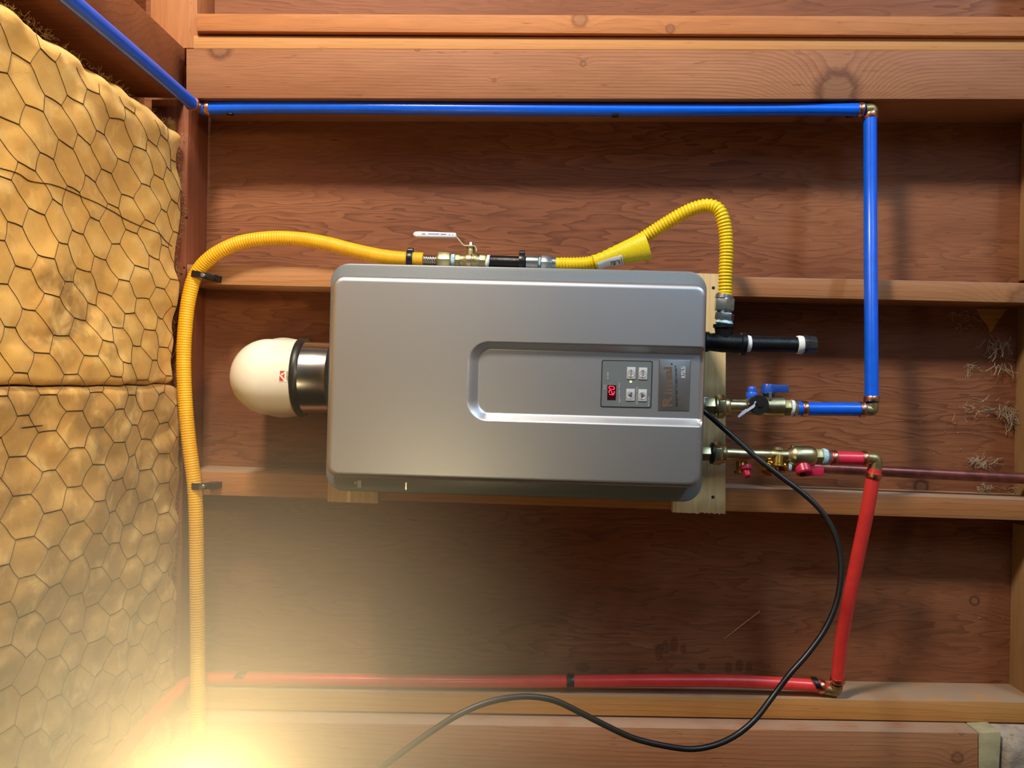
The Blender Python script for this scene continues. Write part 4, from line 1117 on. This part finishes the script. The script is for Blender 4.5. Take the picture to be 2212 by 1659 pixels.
web('dusty cobweb strands hanging above the right elbow of the blue tube, below the upper stud', [(2155, 745, 14, 50, 1.5, 40), (2110, 790, 10, 12, 2.6, 35), (2165, 790, 8, 25, 1.2, 35), (2060, 682, 10, 14, .1, 30), (2085, 700, 14, 12, .2, 25)], 0, 3)
web('dusty cobweb clump beside the sill, level with the cold valve', [(2170, 880, 9, 50, .9, 45), (2185, 900, 7, 30, 1.0, 35), (2120, 876, 16, 26, .2, 26), (2085, 888, 12, 12, 0, 20)], 0, 5)
web('dusty cobweb tuft lying on the copper pipe', [(2110, 1005, 9, 40, -.6, 26), (2095, 992, 5, 12, .6, 22), (2140, 997, 8, 8, -.3, 28)], 0, 8)
web('grey dust and webs over the lower stud next to the sill', [(2125, 1052, 9, 40, .6, 20), (2185, 1058, 10, 45, .4, 25)], 0, 11)
web('faint cobweb between insulation and yellow hose', [(392, 1290, 6, 10, 1.4, 60), (393, 1340, 6, 9, 1.9, 50), (378, 290, 5, 9, -.9, 22)], 0, 14)
# loose dust crumbs on the sheathing
rnd = random.Random(4); bb = B()
for _ in range(90):
    x, y = rnd.choice([(1790, 1045), (2040, 960), (2070, 900), (1990, 950), (450, 800), (450, 900), (2120, 1150), (1800, 930), (2140, 1330)])
    p = P(x+rnd.gauss(0, 38), y+rnd.gauss(0, 26), ZS+.0008); r = rnd.uniform(.0004, .0013)
    bb.lathe(p, (0, 0, 1), [(-r, r*.6), (0, r), (r, r*.5)], 5)
o = bb.obj('dust_crumbs', M['web']); tag(o, 'pale dust crumbs scattered on the wall sheathing', 'dust', kind='stuff')
# nail heads in the plate
for (x, y) in ((398, 578), (392, 592), (403, 470)): dot('nail_head', x, y, -.002, .0022, M['hole'], wall)

# ------------------------------------------------------------------ added scatter volume imitating lens glare from the bare bulb
mt = bpy.data.materials.new('glare_volume'); mt.use_nodes = True; nt = mt.node_tree
nt.nodes.remove(nt.nodes['Principled BSDF'])
vsn = nt.nodes.new('ShaderNodeVolumeScatter'); vsn.inputs['Color'].default_value = (1, .84, .54, 1)
hb = NB(nt); hl = hb.n('ShaderNodeVectorMath', operation='LENGTH'); nt.links.new(hb.n('ShaderNodeTexCoord').outputs['Object'], hl.inputs[0])
hf = hb.math('SUBTRACT', 1.0, hb.math('DIVIDE', hl.outputs['Value'], .37), clamp=True)
nt.links.new(hb.math('MULTIPLY', hb.math('MULTIPLY', hf, hf), 5.0), vsn.inputs['Density'])
nt.links.new(vsn.outputs[0], nt.nodes['Material Output'].inputs['Volume'])
bm = bmesh.new(); bmesh.ops.create_icosphere(bm, subdivisions=4, radius=.38)
me = bpy.data.meshes.new('glare'); bm.to_mesh(me); bm.free(); me.materials.append(mt)
hz = bpy.data.objects.new('glare', me); COL.objects.link(hz); hz.matrix_world = RL @ Matrix.Translation(BULB)
tag(hz, 'added warm lens haze in the corner of the picture between insulation and power cord', 'glare', kind='stuff')

q = [(P(x, y, ZS+.0015).x, P(x, y, ZS+.0015).y) for x, y in ((2108, 667), (2122, 690), (2134, 703), (2139, 719), (2147, 708), (2158, 690), (2172, 672), (2178, 667))][::-1]  # thin yellowish piece standing in for a patch of light on the sheathing
o = B().prism(q, ZS, ZS+.0015).obj('lit_patch', M['litply']); tag(o, 'jagged yellowish lit patch modelled on the sheathing below the upper stud by the sill', 'lit patch')
# lump of old concrete footing beside the treated block
b = B(); nu, nv = 26, 22
P0 = P(2166, 1588, .05); bx0, by0 = P0.x, P0.y
vs_, fs = [], []
for j in range(nv+1):
    for i in range(nu+1):
        u_, v_ = i/nu*.30, -j/nv*.22
        e1 = max(0, 1-u_/.014); e2 = max(0, 1+v_/.016)
        z_ = .05-.05*(e1*e1*.5+e2*e2*.9)+.006*noise.noise(Vector((u_*40, v_*40, 2)))+.003*noise.noise(Vector((u_*110, v_*110, 5)))
        vs_.append((bx0+u_-.004*e2+.004*noise.noise(Vector((v_*60, 1, 1)))*(i == 0), by0+v_, z_))
for j in range(nv):
    for i in range(nu): a = j*(nu+1)+i; fs.append((a, a+1, a+nu+2, a+nu+1))
bnd = list(range(nu+1))+[j*(nu+1)+nu for j in range(1, nv+1)]+[nv*(nu+1)+i for i in range(nu-1, -1, -1)]+[j*(nu+1) for j in range(nv-1, 0, -1)]
n1 = len(vs_)
for r in bnd: v = vs_[r]; vs_.append((v[0]-(.012 if v[1] > by0-.001 else 0), v[1]+(.004 if v[1] > by0-.001 else 0), ZS))
for k in range(len(bnd)): fs.append((bnd[k], n1+k, n1+(k+1)%len(bnd), bnd[(k+1)%len(bnd)]))
fdn = bpy.data.objects['wall_foundation']
B().add(vs_, fs).obj('footing', M['concrete'], fdn, smooth=70)
